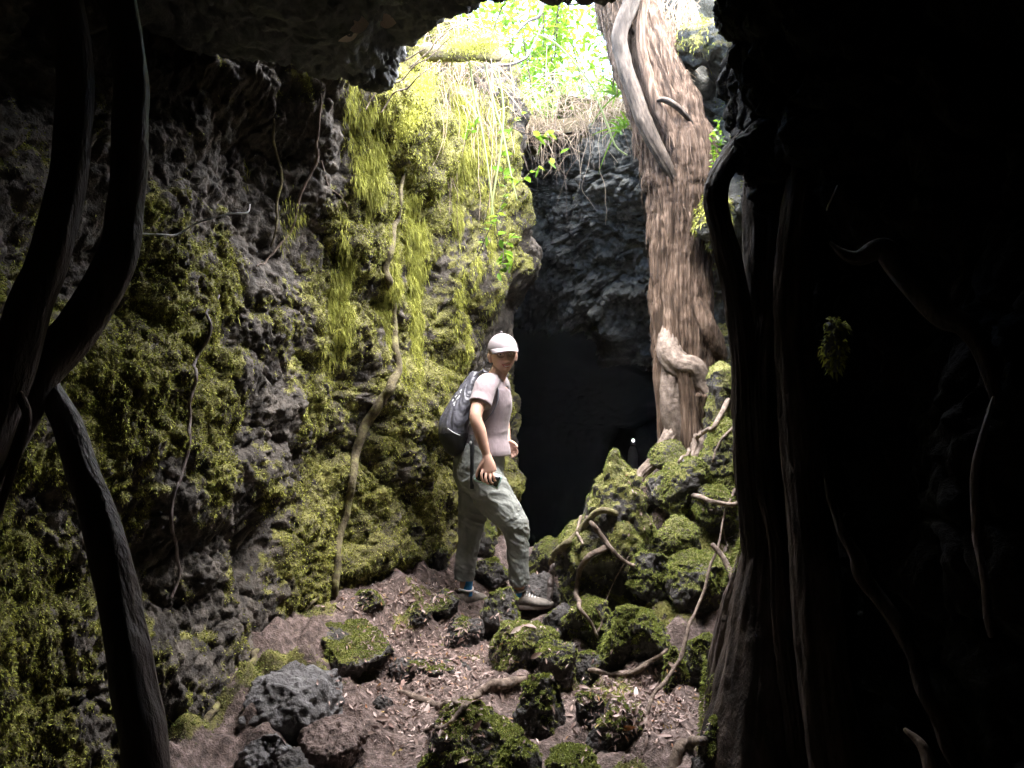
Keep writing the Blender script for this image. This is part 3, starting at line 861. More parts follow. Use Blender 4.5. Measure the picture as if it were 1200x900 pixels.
ROCKS = [
    (411, 718, 800, 104, 3.75, 'flat boulder topped with moss and leaves beside a dark rounded boulder', 161, 1.2, .60, .5, {'top': (.22, -.25, 1, .35)}),
    (338, 760, 882, 122, 3.15, 'big bare dark boulder with a pale grey flat top at the wall foot', 162, 1.0, .02, .6, {'top': (.1, -.1, 1, .55), 'mat': 'grey_boulder'}),
    (308, 858, 925, 96, 2.75, 'bare grey slanted rock below the big dark boulder', 103, .8, .0, 1., {'peak': .3, 'mat': 'grey_boulder'}),
    (398, 835, 905, 92, 2.95, 'low crumbly dirt covered rock beside the big dark boulder', 104, 1., .0, .3, {'mat': 'dirt'}),
    (491, 703, 738, 42, 4.3, 'small mossy rock at the left edge of the path near the hiker', 105, 1., .45, .8, {}),
    (592, 686, 742, 58, 4.30, 'dark rock with green top directly below and between the hiker shoes', 106, .9, .45, .7, {'peak': .3}),
    (548, 722, 752, 58, 4.25, 'low dark rock at the left end of the rock between the shoes', 107, .9, .25, .7, {}),
    (576, 652, 695, 46, 4.95, 'rough mossy lump seen between the hiker legs', 108, .9, .4, .5, {}),
    (632, 672, 702, 62, 4.72, 'bare flat grey rock under the forward shoe', 109, 1., .05, .9, {}),
    (614, 724, 792, 86, 3.85, 'rounded bright mossy boulder right of the path below the shoes', 110, 1., .8, .5, {}),
    (634, 787, 880, 64, 3.2, 'upright dark boulder with mossy crown in front of the litter patch', 111, .9, .4, .6, {}),
    (562, 822, 915, 112, 2.85, 'broad lumpy mossy rock at the bottom edge of the path', 112, .8, .5, .4, {}),
    (716, 522, 660, 116, 4.3, 'pointed mossy boulder crowning the left side of the root pile', 113, .9, .85, .35, {'peak': .9, 'lean': .12}),
    (648, 612, 700, 70, 5.3, 'shaded green boulder at the tunnel mouth behind the root pile', 114, 1., 0.71, .6, {'peak': .3}),
    (700, 625, 735, 108, 4.35, 'wide root covered mossy boulder under the pointed one', 115, .9, 0.71, .6, {}),
    (806, 532, 610, 96, 4.55, 'broad moss topped block with a black underside below the tree', 116, .9, 0.78, .8, {}),
    (788, 516, 560, 56, 4.85, 'mossy rock tucked against the base of the tree', 117, 1., 0.86, .5, {}),
    (790, 605, 646, 62, 4.25, 'low mossy rock midway up the root pile', 118, 1., 0.81, .6, {}),
    (766, 634, 720, 66, 4.1, 'steep mossy block in the middle of the root pile', 119, .8, 0.66, .7, {'peak': .2}),
    (818, 632, 750, 84, 4.0, 'tall mossy block on the right side of the root pile', 120, .8, 0.71, .6, {}),
    (731, 697, 775, 56, 3.8, 'dark block with bright mossy top at the foot of the root pile', 121, .9, 0.66, .9, {}),
    (788, 756, 812, 40, 3.5, 'small pointed mossy stone beside the thin twig', 122, .8, 0.90, .6, {'peak': .5}),
    (724, 818, 900, 74, 3.05, 'low mossy rock lying in the leaf litter', 123, 1., .5, .6, {}),
    (838, 832, 930, 80, 2.62, 'dark rock with mossy rim at the foot of the big root column', 124, .9, .35, .8, {'peak': .35}),
    (668, 876, 930, 76, 2.7, 'mossy stone cut by the bottom edge beside the litter patch', 125, 1., .6, .5, {}),
    (846, 420, 462, 44, 4.75, 'mossy clump right of the root knee under the tree', 126, 1., 0.90, .4, {}),
    (692, 764, 792, 40, 3.75, 'small mossy stone between the rounded boulder and the root pile', 127, 1., .55, .5, {}),
    (655, 742, 800, 54, 3.65, 'mossy stone squeezed behind the upright boulder', 140, 1., .5, .7, {}),
    (600, 860, 930, 70, 2.75, 'dark mossy lump in front of the upright boulder at the bottom edge', 141, .9, .45, .6, {}),
    (520, 868, 925, 64, 2.8, 'low dark stone left of the broad mossy rock', 142, .9, .3, .7, {}),
    (690, 808, 850, 46, 3.2, 'dark half buried stone at the left edge of the litter patch', 143, 1., .35, .8, {}),
    (760, 716, 776, 58, 3.75, 'steep dark block under the middle of the root pile', 144, .9, 0.56, .8, {}),
    (820, 738, 800, 50, 3.55, 'mossy block in the corner between pile and root column', 145, .9, 0.66, .8, {}),
    (690, 690, 760, 70, 4.0, 'mossy shoulder of rock below the curved brown root', 146, .9, 0.71, .8, {}),
    (748, 600, 660, 54, 4.3, 'green topped rock below the leaf strewn ledge', 147, .9, 0.76, .8, {}),
    (840, 560, 640, 60, 4.35, 'mossy rock above the tall block on the right of the pile', 148, .9, 0.76, .8, {}),
    (520, 690, 722, 44, 4.45, 'mossy hump left of the rear shoe', 149, 1., .6, .6, {}),
    (430, 690, 722, 40, 4.2, 'little mossy stone above the flat boulder at the wall foot', 150, 1., .6, .7, {}),
    (350, 880, 940, 80, 2.65, 'dark broken stone at the bottom left of the path', 151, 1., .05, .9, {}),
    (505, 772, 806, 92, 3.75, 'low ledge of mossy stone stepping across the path', 128, .6, .3, .5, {}),
    (449, 816, 836, 26, 3.35, 'fist sized dark stone lying on the path', 129, 1., .0, .8, {}),
    (556, 590, 690, 60, 5.35, 'mossy rock mass behind the hiker legs at the wall foot', 130, .8, .6, .5, {}),
    (495, 620, 690, 90, 5.0, 'soft mossy mound where the lit wall meets the path', 131, .7, .72, .4, {}),
    (852, 490, 600, 60, 4.5, 'mossy bank of rock hidden behind the root column', 132, 1., 0.86, .5, {}),
    (660, 700, 760, 50, 4.15, 'dark hollow stone under the arched roots of the pile', 133, .9, .25, .6, {}),
    (470, 735, 770, 40, 4.05, 'dirt crusted stone on the path beside the flat boulder', 134, 1., .15, .6, {'mat': 'dirt'}),
    (745, 560, 620, 44, 4.7, 'leaf strewn ledge stone between the pointed boulder and the broad block', 135, 1., .3, .7, {'mat': 'dirt'}),
]
rocks = {}
for (px, pt, pb, wp, Y, lab, sd, dp, ms, an, kw) in ROCKS:
    rocks[sd] = boulder(px, pt, pb, wp, Y, lab, sd, dp, ms, an if sd == 113 else max(an, .9), **kw)

# mossy hanging nose of rock beside the leaning tree, and the ledge across the opening's left rim
def plain_rock(name, c, S, label, seed, moss, mat='grey_rock', cat='rock', n=2600, blen=.03, rot=0):
    D, Fi = ico(5)
    P = D * np.asarray(S)
    N = vert_normals(P, [Fi])
    s = max(S)
    P = P + N * ((fbm(P * 1.2 / s + seed, 3, seed) * .3 + (0.5 - worley(P * 3.2 / s + seed, seed)[0]) * .3 + fbm(P * 9 / s, 3, seed + 1) * .07) * s)[:, None]
    N = vert_normals(P, [Fi])
    W_ = P + np.asarray(c)
    mm = sstep(0.1, .7, fbm(W_ * 5, 3, seed) * .7 + .8 * N[:, 2] + (moss - .5) * 1.6)
    th = empty(name, c, label, cat)
    mk('stone', W_, [Fi], M[mat], th, attrs={'moss': mm})
    q, nn = scatter(W_, N, Fi, mm ** 2, n, seed)
    Vb, Fb = blades(q, nn, blen, .0035, .5, seed, .8)
    mk('moss_cover', Vb, Fb, M['moss'], th, smooth=False)
plain_rock('mossy_outcrop', at(800, 10, 6.0), (.55, .3, .42), 'mossy rim rock behind the top of the leaning trunk', 205, .7)
plain_rock('mossy_outcrop', at(832, 55, 5.2), (.30, .2, .14), 'bright mossy outcrop beside the tree top at the rim', 201, .85)
plain_rock('mossy_outcrop', at(838, 262, 4.9), (.10, .12, .2), 'yellow mossy knob between the trunk and the dark wall edge', 202, .9)
plain_rock('mossy_outcrop', at(805, 100, 5.75), (.32, .25, .35), 'grey rock with a pale hollow beside the leaning trunk', 203, .2)

# ------------------------------------------------------------------ roots
from mathutils.bvhtree import BVHTree
def bvh_of(objs):
    tv, tf, off = [], [], 0
    for o in objs:
        q_, m_ = o, np.zeros(3)
        while q_ is not None:
            m_ = m_ + np.array(q_.location); q_ = q_.parent
        n = len(o.data.vertices)
        co = np.empty(n * 3, np.float32); o.data.vertices.foreach_get('co', co)
        lt = np.empty(len(o.data.polygons), np.int32); o.data.polygons.foreach_get('loop_total', lt)
        li = np.empty(len(o.data.loops), np.int32); o.data.loops.foreach_get('vertex_index', li)
        tv.append(co.reshape(-1, 3) + m_)
        tf.append(li.reshape(-1, int(lt[0])) + off)
        off += n
    return BVHTree.FromPolygons([tuple(v) for v in np.concatenate(tv).tolist()], [tuple(f) for a in tf for f in a.tolist()])

wall_bvh = bvh_of([left_wall])
floor_bvh = bvh_of([ground] + [ch for b_ in rocks.values() for ch in b_.children if ch.name.startswith('stone')])
def lay(bv, pp, off, ymax=9.0):
    """points of the photo laid on a surface, lifted by off towards the viewer"""
    out = []
    for px, py in pp:
        d = Vector((float((px - 600) / F), 1.0, float((450 - py) / F)))
        h = bv.ray_cast(Vector((0, 0, CZ)), d.normalized())
        Y = (h[0].y if h[0] is not None else (out[-1][1] if out else ymax)) - off
        out.append(at(px, py, min(Y, ymax)))
    # take sudden jumps out of the depth
    Ys = np.array([p[1] for p in out])
    for _ in range(2):
        Ys[1:-1] = np.minimum(Ys[1:-1], .25 * Ys[:-2] + .5 * Ys[1:-1] + .25 * Ys[2:])
    return [at(p[0], p[1], y) for p, y in zip(pp, Ys)]
def densify(pp, n=3):
    return [tuple(v) for v in cr(np.array(pp, float), (len(pp) - 1) * n + 1)]
def root(name, pts, rad, mat, label, seed, cat='root', wob=0.012, ridge=0.22, seg=14, group=None, n=None):
    pts = [np.asarray(p, float) for p in pts]
    V, Fs = tube(pts, rad, n=n, seg=seg, ridge=ridge, ridge_k=1.4, wob=wob, seed=seed, round_cap=True)
    o = mk(name, V, Fs, M[mat], origin=V.mean(0))
    tag(o, label, cat, group)
    return o

def line(pp, y0, y1=None, jit=0.0):
    y1 = y0 if y1 is None else y1
    return [at(p[0], p[1], y0 + (y1 - y0) * k / (len(pp) - 1)) for k, p in enumerate(pp)]

GR = 'roots over the pile below the tree'
root('root', lay(floor_bvh, densify([(648, 660), (655, 645), (672, 632), (688, 612), (705, 600), (722, 604)]), .02), [0.0270, 0.0243, 0.0189, 0.0189, 0.0189, 0.0162], 'mossy_root', 'thick mossy root arching over the left edge of the root pile', 1, group=GR)
root('root', lay(floor_bvh, densify([(688, 605), (702, 622), (714, 640), (728, 655), (742, 662)]), .02), [0.0108, 0.0140, 0.0130, 0.0108, 0.0081], 'root', 'brown root running down from the pointed boulder to the litter', 2, group=GR)
root('root', lay(floor_bvh, densify([(708, 642), (690, 650), (680, 668), (676, 690), (680, 712), (692, 730), (700, 745)]), .02), [0.0189, 0.0162, 0.0140, 0.0130, 0.0108, 0.0086, 0.0065], 'root', 'curved brown root dropping along the front of the root pile', 3, group=GR)
root('root', lay(floor_bvh, densify([(680, 606), (678, 622), (682, 636)]), .02), [0.0076, 0.0071, 0.0065], 'pale_root', 'short pale rootlet hanging beneath the arching mossy root', 4, group=GR)
root('root', lay(floor_bvh, densify([(737, 652), (725, 672), (716, 690), (709, 706)]), .02), [0.0032, 0.0032, 0.0027, 0.0022], 'pale_root', 'thin straight pale twig leaning out of the root pile', 5, group=GR, wob=.004)
root('root', lay(floor_bvh, densify([(812, 582), (820, 583), (834, 588), (850, 590), (872, 586)]), .02), [0.0162, 0.0152, 0.0130, 0.0130, 0.0108], 'pale_root', 'pale root stub sticking out toward the path from under the broad block', 6, group=GR)
root('root', lay(floor_bvh, densify([(852, 470), (838, 498), (822, 508), (812, 516), (806, 530), (797, 542)]), .02), [0.0162, 0.0140, 0.0130, 0.0119, 0.0108, 0.0076], 'pale_root', 'smooth pale root snaking over moss below the root knee', 7, group=GR)
root('root', lay(floor_bvh, densify([(812, 515), (818, 528), (823, 540)]), .02), [0.0065, 0.0065, 0.0043], 'pale_root', 'pale side rootlet branching over the moss below the tree', 8, group=GR)
root('root', lay(floor_bvh, densify([(858, 500), (846, 512), (838, 528), (833, 540)]), .02), [0.0086, 0.0076, 0.0065, 0.0054], 'pale_root', 'thin pale root curling beside the mossy bank', 9, group=GR)
root('root', lay(floor_bvh, densify([(862, 575), (852, 596), (848, 618), (852, 640)]), .02), [0.0081, 0.0076, 0.0065, 0.0054], 'root', 'brown root looping in the dark right side of the root pile', 10, group=GR)
root('root', lay(floor_bvh, densify([(646, 712), (642, 700), (644, 680), (650, 664)]), .02), [0.0108, 0.0162, 0.0189, 0.0216], 'dark_root', 'dark stump of root standing at the left foot of the pile', 11, group=GR)
root('root', lay(floor_bvh, densify([(700, 742), (706, 728), (700, 712)]), .02), [0.0054, 0.0054, 0.0043], 'root', 'small forked rootlet at the foot of the pile', 12, group=GR)
root('twig', line([(742, 878), (752, 850), (768, 815), (790, 785), (806, 758), (816, 715), (826, 680), (840, 645), (845, 610)], 2.95, 3.7), [.007, .008, .008, .008, .008, .007, .007, .006, .004], 'root', 'long thin dark twig leaning up from the leaf litter', 13, cat='twig', wob=.02)
root('root', lay(floor_bvh, densify([(690, 786), (715, 790), (740, 788), (760, 778), (782, 762)], 4), .008), [.012, .014, .014, .012, .01], 'root', 'low brown root lying behind the leaf litter patch', 14)
root('root', lay(floor_bvh, densify([(545, 828), (560, 812), (575, 802), (595, 798), (614, 796)], 4), .008), [.006, .018, .026, .026, .014], 'root', 'thick curved dark root beside the upright boulder on the path', 15)
root('root', lay(floor_bvh, densify([(466, 808), (482, 816), (500, 822), (520, 826), (546, 823)], 4), .008), [.008, .016, .019, .016, .008], 'root', 'smooth root crossing the path as a low step', 16)
root('root', lay(floor_bvh, densify([(497, 856), (512, 853), (525, 850), (540, 832), (550, 824)], 4), .008), [.006, .01, .01, .01, .008], 'root', 'slim root trailing along the path edge', 17)
root('root', lay(floor_bvh, densify([(783, 905), (793, 885), (806, 872), (826, 868)], 4), .008), [.018, .022, .02, .014], 'root', 'mossy edged root at the bottom under the dark rimmed rock', 18)
root('root', line([(835, 640), (850, 660), (862, 690), (868, 720)], 3.6, 3.4), [.012, .014, .014, .012], 'root', 'fine root hanging beside the big root column', 19)

# vines and roots on the long wall
root('climbing_root', lay(wall_bvh, densify([(470, 205), (466, 250), (458, 285), (452, 318), (461, 350), (459, 380), (464, 425), (457, 455), (436, 488), (420, 520), (413, 560), (404, 610), (394, 650), (388, 695)]), .012), [0.010, 0.0160, 0.0187, 0.0213, 0.0213, 0.0221, 0.0238, 0.0272, 0.0289, 0.0255, 0.0221, 0.0221, 0.0204, 0.0187], 'mossy_root', 'winding mossy root climbing the lit wall left of the hiker', 30, cat='root', wob=.02)
root('climbing_root', lay(wall_bvh, densify([(215, 895), (235, 862), (258, 822), (285, 785), (318, 752), (350, 722), (372, 702)]), .012), [0.011, 0.014, 0.015, 0.014, 0.012, 0.011, 0.008], 'mossy_root', 'mossy root slanting along the foot of the wall behind the boulders', 31, wob=.02)
root('climbing_root', lay(wall_bvh, densify([(256, 345), (246, 362), (238, 400), (226, 440), (220, 480), (222, 520), (212, 560), (204, 610), (208, 650), (200, 700)]), .012), [0.0051, 0.0051, 0.0068, 0.0068, 0.0068, 0.0076, 0.0076, 0.0068, 0.0068, 0.0051], 'dark_root', 'thin dark vine wriggling down the shaded wall', 32, cat='vine', wob=.02)
root('climbing_root', lay(wall_bvh, densify([(375, 110), (370, 160), (372, 190), (352, 235), (340, 275), (318, 300), (300, 312)]), .012), [0.0051, 0.0068, 0.0085, 0.0076, 0.0068, 0.0051, 0.0034], 'root', 'branching rootlet on the upper grey part of the wall', 33, wob=.015)
root('climbing_root', lay(wall_bvh, densify([(318, 140), (322, 170), (328, 205), (324, 250), (318, 290)]), .012), [0.0051, 0.0068, 0.0068, 0.0059, 0.0043], 'mossy_root', 'short mossy rootlet on the upper shaded wall', 34, wob=.015)
root('climbing_root', lay(wall_bvh, densify([(262, 840), (258, 862), (270, 880), (262, 905)]), .012), [0.0034, 0.0043, 0.0043, 0.0034], 'pale_root', 'thin pale rootlet dangling beside the big dark boulder', 35, wob=.01)
root('climbing_root', lay(wall_bvh, densify([(378, 190), (385, 215), (400, 230), (408, 245)]), .012), [0.0051, 0.0051, 0.0043, 0.0034], 'root', 'forked rootlet on the wall near the yellow moss', 36, wob=.012)
root('spider_thread', line([(163, 272), (190, 274), (208, 275), (232, 263), (265, 253), (287, 250), (292, 240)], 2.3, 2.55), [.0018, .0025, .003, .0025, .0025, .003, .0018], 'web', 'white thread stretched from the big curved root across the wall', 37, cat='thread', wob=.006, ridge=.1, seg=6)

# big near roots on the left, mostly silhouettes
root('hanging_root', [at(128, -60, 1.35), at(146, 60, 1.35), at(152, 150, 1.35), at(147, 230, 1.35), at(128, 310, 1.32), at(88, 385, 1.3), at(40, 440, 1.28), at(5, 500, 1.25), at(-40, 580, 1.2)], [.026, .028, .031, .031, .031, .032, .036, .04, .045], 'dark_root', 'thick curved black root bowing along the left side', 50, wob=.006, seg=28, ridge=.28)
root('hanging_root', [at(52, 445, 1.3), at(80, 500, 1.28), at(105, 570, 1.26), at(125, 640, 1.24), at(140, 710, 1.22), at(155, 800, 1.2), at(172, 930, 1.18)], [.02, .025, .027, .03, .031, .032, .034], 'dark_root', 'straight dark leaning root with a lit brown edge', 51, wob=.006, seg=32, ridge=.22)
root('hanging_root', [at(70, -50, 1.25), at(85, 70, 1.25), at(82, 180, 1.25), at(60, 280, 1.22), at(32, 370, 1.2), at(10, 440, 1.2), at(-30, 540, 1.2)], [.025, .025, .027, .028, .03, .035, .04], 'dark_root', 'second black root behind the thick curved one', 52, wob=.006, seg=24)
root('hanging_root', [at(44, 360, 1.22), at(40, 385, 1.21), at(18, 420, 1.2), at(16, 450, 1.2), at(32, 490, 1.2), at(18, 540, 1.19), at(4, 585, 1.19), at(-20, 660, 1.18)], [.004, .005, .007, .007, .007, .006, .006, .006], 'root', 'thin reddish rootlet looping at the left edge', 53, wob=.004)

# right side: the great root columns and the roots over the dark wall
col = empty('root_column', at(880, 900, 2.75), 'massive dark root column flaring at its lit mossy base', 'root')
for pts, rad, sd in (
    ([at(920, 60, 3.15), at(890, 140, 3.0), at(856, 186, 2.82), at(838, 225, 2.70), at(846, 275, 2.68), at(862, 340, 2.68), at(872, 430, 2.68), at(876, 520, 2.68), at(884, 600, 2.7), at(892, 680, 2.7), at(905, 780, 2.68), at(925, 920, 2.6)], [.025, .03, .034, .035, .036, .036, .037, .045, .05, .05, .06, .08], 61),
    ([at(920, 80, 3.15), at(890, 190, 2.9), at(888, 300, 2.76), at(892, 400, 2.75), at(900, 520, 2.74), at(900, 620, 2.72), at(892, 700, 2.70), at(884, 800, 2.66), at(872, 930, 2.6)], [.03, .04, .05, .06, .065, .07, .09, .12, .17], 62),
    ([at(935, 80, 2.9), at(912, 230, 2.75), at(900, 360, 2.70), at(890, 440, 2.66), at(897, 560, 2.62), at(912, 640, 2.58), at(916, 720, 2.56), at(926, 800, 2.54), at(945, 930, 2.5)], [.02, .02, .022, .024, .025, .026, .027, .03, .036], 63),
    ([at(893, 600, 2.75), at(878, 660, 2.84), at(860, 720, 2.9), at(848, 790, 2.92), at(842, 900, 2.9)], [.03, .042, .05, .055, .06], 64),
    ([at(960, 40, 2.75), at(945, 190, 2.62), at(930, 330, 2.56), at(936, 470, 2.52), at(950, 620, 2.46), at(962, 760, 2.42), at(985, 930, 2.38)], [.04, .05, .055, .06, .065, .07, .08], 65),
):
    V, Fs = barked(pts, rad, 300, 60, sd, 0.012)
    mk('strand', V, Fs, M['dark_root' if sd == 64 else 'shade_bark'], col)  # shaded strands get the darkened bark, the lit base strand a paler one
V, Fs = barked([at(889, 600, 2.75), at(868, 660, 2.83), at(848, 720, 2.88), at(836, 790, 2.9), at(830, 900, 2.88)], [.02, .03, .034, .034, .03], 160, 30, 66, .005)
N = vert_normals(V, Fs)
q, nn = scatter(V, N, np.concatenate([Fs[0]]), ((N[:, 0] < -.2) * 1.0) * (fbm(V * 9, 2, 5) > .0), 1500, 67)
Vb, Fb = blades(q, nn, .013, .002, .4, 68, .5)
mk('moss_cover', Vb, Fb, M['rock_moss'], col, smooth=False)
GB = 'roots crossing the dark near wall'
root('wall_root', [at(972, 285, 2.1), at(1000, 300, 2.06), at(1040, 298, 2.02), at(1062, 320, 2.0), at(1090, 355, 1.95), at(1120, 385, 1.9), at(1150, 425, 1.86), at(1166, 470, 1.84)], [.004, .018, .028, .03, .03, .026, .02, .012], 'shade_bark', 'thick brown root bending across the dark right wall', 71, group=GB, ridge=.4, wob=.02)
root('wall_root', [at(1168, 465, 1.8), at(1152, 510, 1.8), at(1145, 560, 1.8), at(1146, 620, 1.8), at(1152, 680, 1.8), at(1165, 740, 1.8)], [.003, .008, .009, .009, .008, .006], 'dark_root', 'thin pale edged root hanging at the far right', 72, group=GB)
root('wall_root', [at(963, 560, 2.2), at(975, 595, 2.18), at(998, 640, 2.14), at(1025, 690, 2.1), at(1050, 730, 2.05), at(1080, 790, 2.0), at(1110, 850, 1.95), at(1135, 915, 1.9)], [.002, .010, .015, .020, .020, .020, .018, .018], 'shade_bark', 'long root slanting down the lower dark wall', 73, group=GB, ridge=.4, wob=.02)
root('wall_root', [at(1060, 862, 1.95), at(1078, 880, 1.92), at(1090, 905, 1.9), at(1100, 940, 1.88)], [.006, .013, .016, .014], 'root', 'short root end curving near the bottom of the dark wall', 74, group=GB)
root('wall_root', [at(982, 215, 2.3), at(972, 240, 2.3), at(970, 246, 2.3)], [.002, .0025, .002], 'pale_root', 'tiny pale rootlet glinting on the dark wall', 75, group=GB)
plain_rock('mossy_outcrop', (at(979, 405, 2.0)), (.025, .03, .06), 'small mossy tuft glimpsed on the dark right wall', 204, .9, 'roof_rock', n=500, blen=.015)
# ------------------------------------------------------------------ plants round the opening
def leaf_strip(P, d, up, L, W, nseg=4, curl=0.25, profile='leaf'):
    """one leaf as a short curved strip"""
    d = d / np.linalg.norm(d)
    s = np.cross(d, up); s /= np.linalg.norm(s) + 1e-9
    n_ = np.cross(s, d)
    V = []
    for k in range(nseg + 1):
        t = k / nseg
        wd = W * (math.sin(math.pi * min(0.97, t * 0.92 + 0.06)) if profile == 'leaf' else (1 - t) ** 0.7 + 0.03)
        c = P + d * L * t - np.array([0, 0, 1.0]) * curl * L * t * t
        V += [c - s * wd + n_ * wd * .25, c, c + s * wd + n_ * wd * .25]
    Fq = []
    for k in range(nseg):
        a = 3 * k
        Fq += [(a, a + 1, a + 4, a + 3), (a + 1, a + 2, a + 5, a + 4)]
    return np.array(V), [np.array(Fq)]

def leafy(name, stems, nleaf, L, W, label, seed, cat='plant', group=None, mat='leaf', smat='stem_bark', sr=.004, droop=.25, spread=1.0, start=.25, jit=0.0):
    """a plant of slender stems carrying leaves"""
    r = np.random.default_rng(seed)
    base = np.asarray(stems[0][0], float)
    th = empty(name, base, label, cat, group)
    st, lv = [], []
    for s in stems:
        s = np.asarray(s, float)
        C = cr(s, 30) if len(s) > 2 else s[0] + (s[1] - s[0]) * np.linspace(0, 1, 30)[:, None]
        st.append(tube(s, np.linspace(sr, sr * .4, len(s)), n=24, seg=6))
        for k in range(nleaf):
            t = start + (1 - start) * (k + r.uniform(0, .9)) / nleaf
            i = min(28, int(t * 29))
            p = C[i] + (r.normal(0, jit, 3) if jit else 0)
            tg = C[i + 1] - C[i]; tg /= np.linalg.norm(tg) + 1e-9
            d = tg * .45 + spread * r.normal(0, .7, 3); d[2] *= .6
            lv.append(leaf_strip(p, d, np.array([r.normal(0, .4), r.normal(0, .4), 1.0]), L * r.uniform(.6, 1.25), W * r.uniform(.7, 1.2), 4, droop * r.uniform(.3, 1.6)))
    V, Fs = join(st); mk('stem', V, Fs, M[smat], th)
    V, Fs = join(lv); mk('foliage', V, Fs, M[mat], th, smooth=False)
    return th

rg = np.random.default_rng(300)
# the leafy twig that hangs into the pit in front of the tunnel
HY = 4.75
stems = [line([(560, 300), (580, 255), (600, 222), (625, 200), (660, 178)], HY, HY + .15),
         line([(578, 330), (590, 300), (582, 262), (592, 225), (588, 195)], HY - .1, HY),
         line([(592, 322), (598, 310), (592, 292), (600, 275)], HY - .1, HY),
         line([(566, 262), (576, 225), (585, 190), (600, 150), (622, 128)], HY, HY + .2)]
leafy('leafy_vine', [stems[0], stems[1], stems[2]], 20, .075, .020, 'bright green leafy twigs hanging in the light above the hiker', 301, sr=.0035, start=.1)
leafy('leafy_vine', [stems[3], line([(600, 150), (628, 160), (645, 158)], HY + .1)], 12, .08, .02, 'yellow green leaf spray under the rim of the opening', 302, sr=.003, start=.45)
leafy('leafy_vine', [line([(543, 175), (550, 150), (546, 140)], 4.6), line([(545, 165), (556, 150), (560, 140)], 4.6)], 7, .06, .015, 'small leaf sprig in front of the hanging dry roots', 303, sr=.002)
leafy('leafy_vine', [line([(840, 190), (838, 165), (842, 140)], 4.3), line([(838, 200), (834, 175), (836, 158)], 4.3), line([(841, 185), (845, 165), (840, 150)], 4.3)], 16, .04, .008, 'green fern like sprig beside the dark wall edge', 304, sr=.002, start=.0)

# long grass blades reaching down over the rim
GL = 'long pale blades hanging over the left rim'
for k, (pp, lab) in enumerate((([(548, 60), (556, 110), (566, 160), (574, 215), (580, 268)], 'longest pale green blade hanging from the left rim'),
                               ([(568, 75), (580, 125), (590, 160), (600, 210), (606, 235)], 'pale green blade crossing behind the leafy twig'),
                               ([(584, 82), (590, 130), (586, 180), (578, 230), (575, 262)], 'slim pale blade dangling beside the leafy twig'),
                               ([(626, 38), (650, 50), (672, 72), (690, 95), (702, 114)], 'arching green stem crossing the bright opening'),
                               ([(700, 115), (713, 150), (722, 172), (735, 182)], 'bent green stem beside the leaning trunk'))):
    th = tube(line(pp, 4.7 if k < 3 else 5.6), [.006, .0075, .007, .006, .003][:len(pp)], n=40, seg=6, ref=(0, 1, 0))
    o = mk('grass_blade', th[0], th[1], M['blade'], origin=th[0].mean(0)); tag(o, lab, 'grass blade', GL)

# dry roots that hang from the left rim
LABR = 'thin dry root hanging from the left rim of the opening'
GRP = 'dry roots hanging from the rim'
for k in range(46):
    px = rg.uniform(498, 600) if k < 36 else rg.uniform(625, 735)
    y0 = rg.uniform(62, 125) if k < 36 else rg.uniform(125, 150)
    l = rg.uniform(50, 190) if k < 36 else rg.uniform(30, 140)
    Yd = rg.uniform(4.55, 5.2) if k < 36 else rg.uniform(5.95, 6.15)
    if px < 530:
        Yd = min(Yd, 4.75)
    pp = [(px, y0), (px + rg.normal(0, 5), y0 + l * .35), (px + rg.normal(2, 6), y0 + l * .7), (px + rg.normal(3, 8), y0 + l)]
    r0 = rg.uniform(.0012, .0032)
    V, Fs = tube(line(pp, Yd), [r0, r0, r0 * .8, r0 * .4], n=26, seg=5, wob=.012, seed=k)
    o = mk('hanging_rootlet', V, Fs, M['dry' if k % 3 else 'root'], origin=V.mean(0))
    tag(o, LABR if k < 36 else 'thin dry root hanging from the far rim beside the trunk', 'root', GRP if k < 36 else 'dry roots hanging from the far rim')

# dry grass tangle along the rim
tang = []
for k in range(1250):
    u = rg.random()
    if u < .42:
        p = np.array([-.56 + rg.random() * .62, 4.75 + rg.random() * 1.0, 3.2 + rg.random() * .6])
        p[0] = -.62 + (p[1] - 4.5) * .42 + rg.normal(0, .08)
    else:
        p = np.array([rg.uniform(-.1, 1.15), 0, 3.52 + rg.random() * .3])
        p[1] = 6.32 + rg.normal(0, .14) - .4 * max(0, p[0] - .5)
        p[2] += rg.normal(0, .1) + .14 * math.sin(p[0] * 9) * math.sin(p[0] * 23 + 1)
    l = rg.uniform(.1, .4)
    d = np.array([rg.normal(0, .6), rg.normal(-.15, .5), rg.uniform(-1.2, .7)]); d /= np.linalg.norm(d)
    e = p + d * l
    tang.append(tube([p, p + d * l * .5 + [0, 0, .05], e - [0, 0, .05]], [.0022, .002, .001], n=5, seg=4, cap=False))
V, Fs = join(tang)
tag(mk('dry_grass', V, Fs, M['dry'], smooth=False), 'tangle of dry straw coloured stems along the lit rim', 'grass', kind='stuff')
grs = []
for k in range(260):
    p = np.array([rg.uniform(-.4, 1.3), rg.uniform(6.45, 8.2), 3.76])
    d = np.array([rg.normal(0, .35), rg.normal(-.2, .3), 1.0])
    grs.append(leaf_strip(p, d, np.array([rg.normal(), rg.normal(), .1]), rg.uniform(.15, .8), rg.uniform(.006, .014), 4, rg.uniform(.2, 1.2), 'blade'))
V, Fs = join(grs)
tag(mk('rim_grass', V, Fs, M['leaf'], smooth=False), 'sunlit green grass growing outside along the far rim', 'grass', kind='stuff')

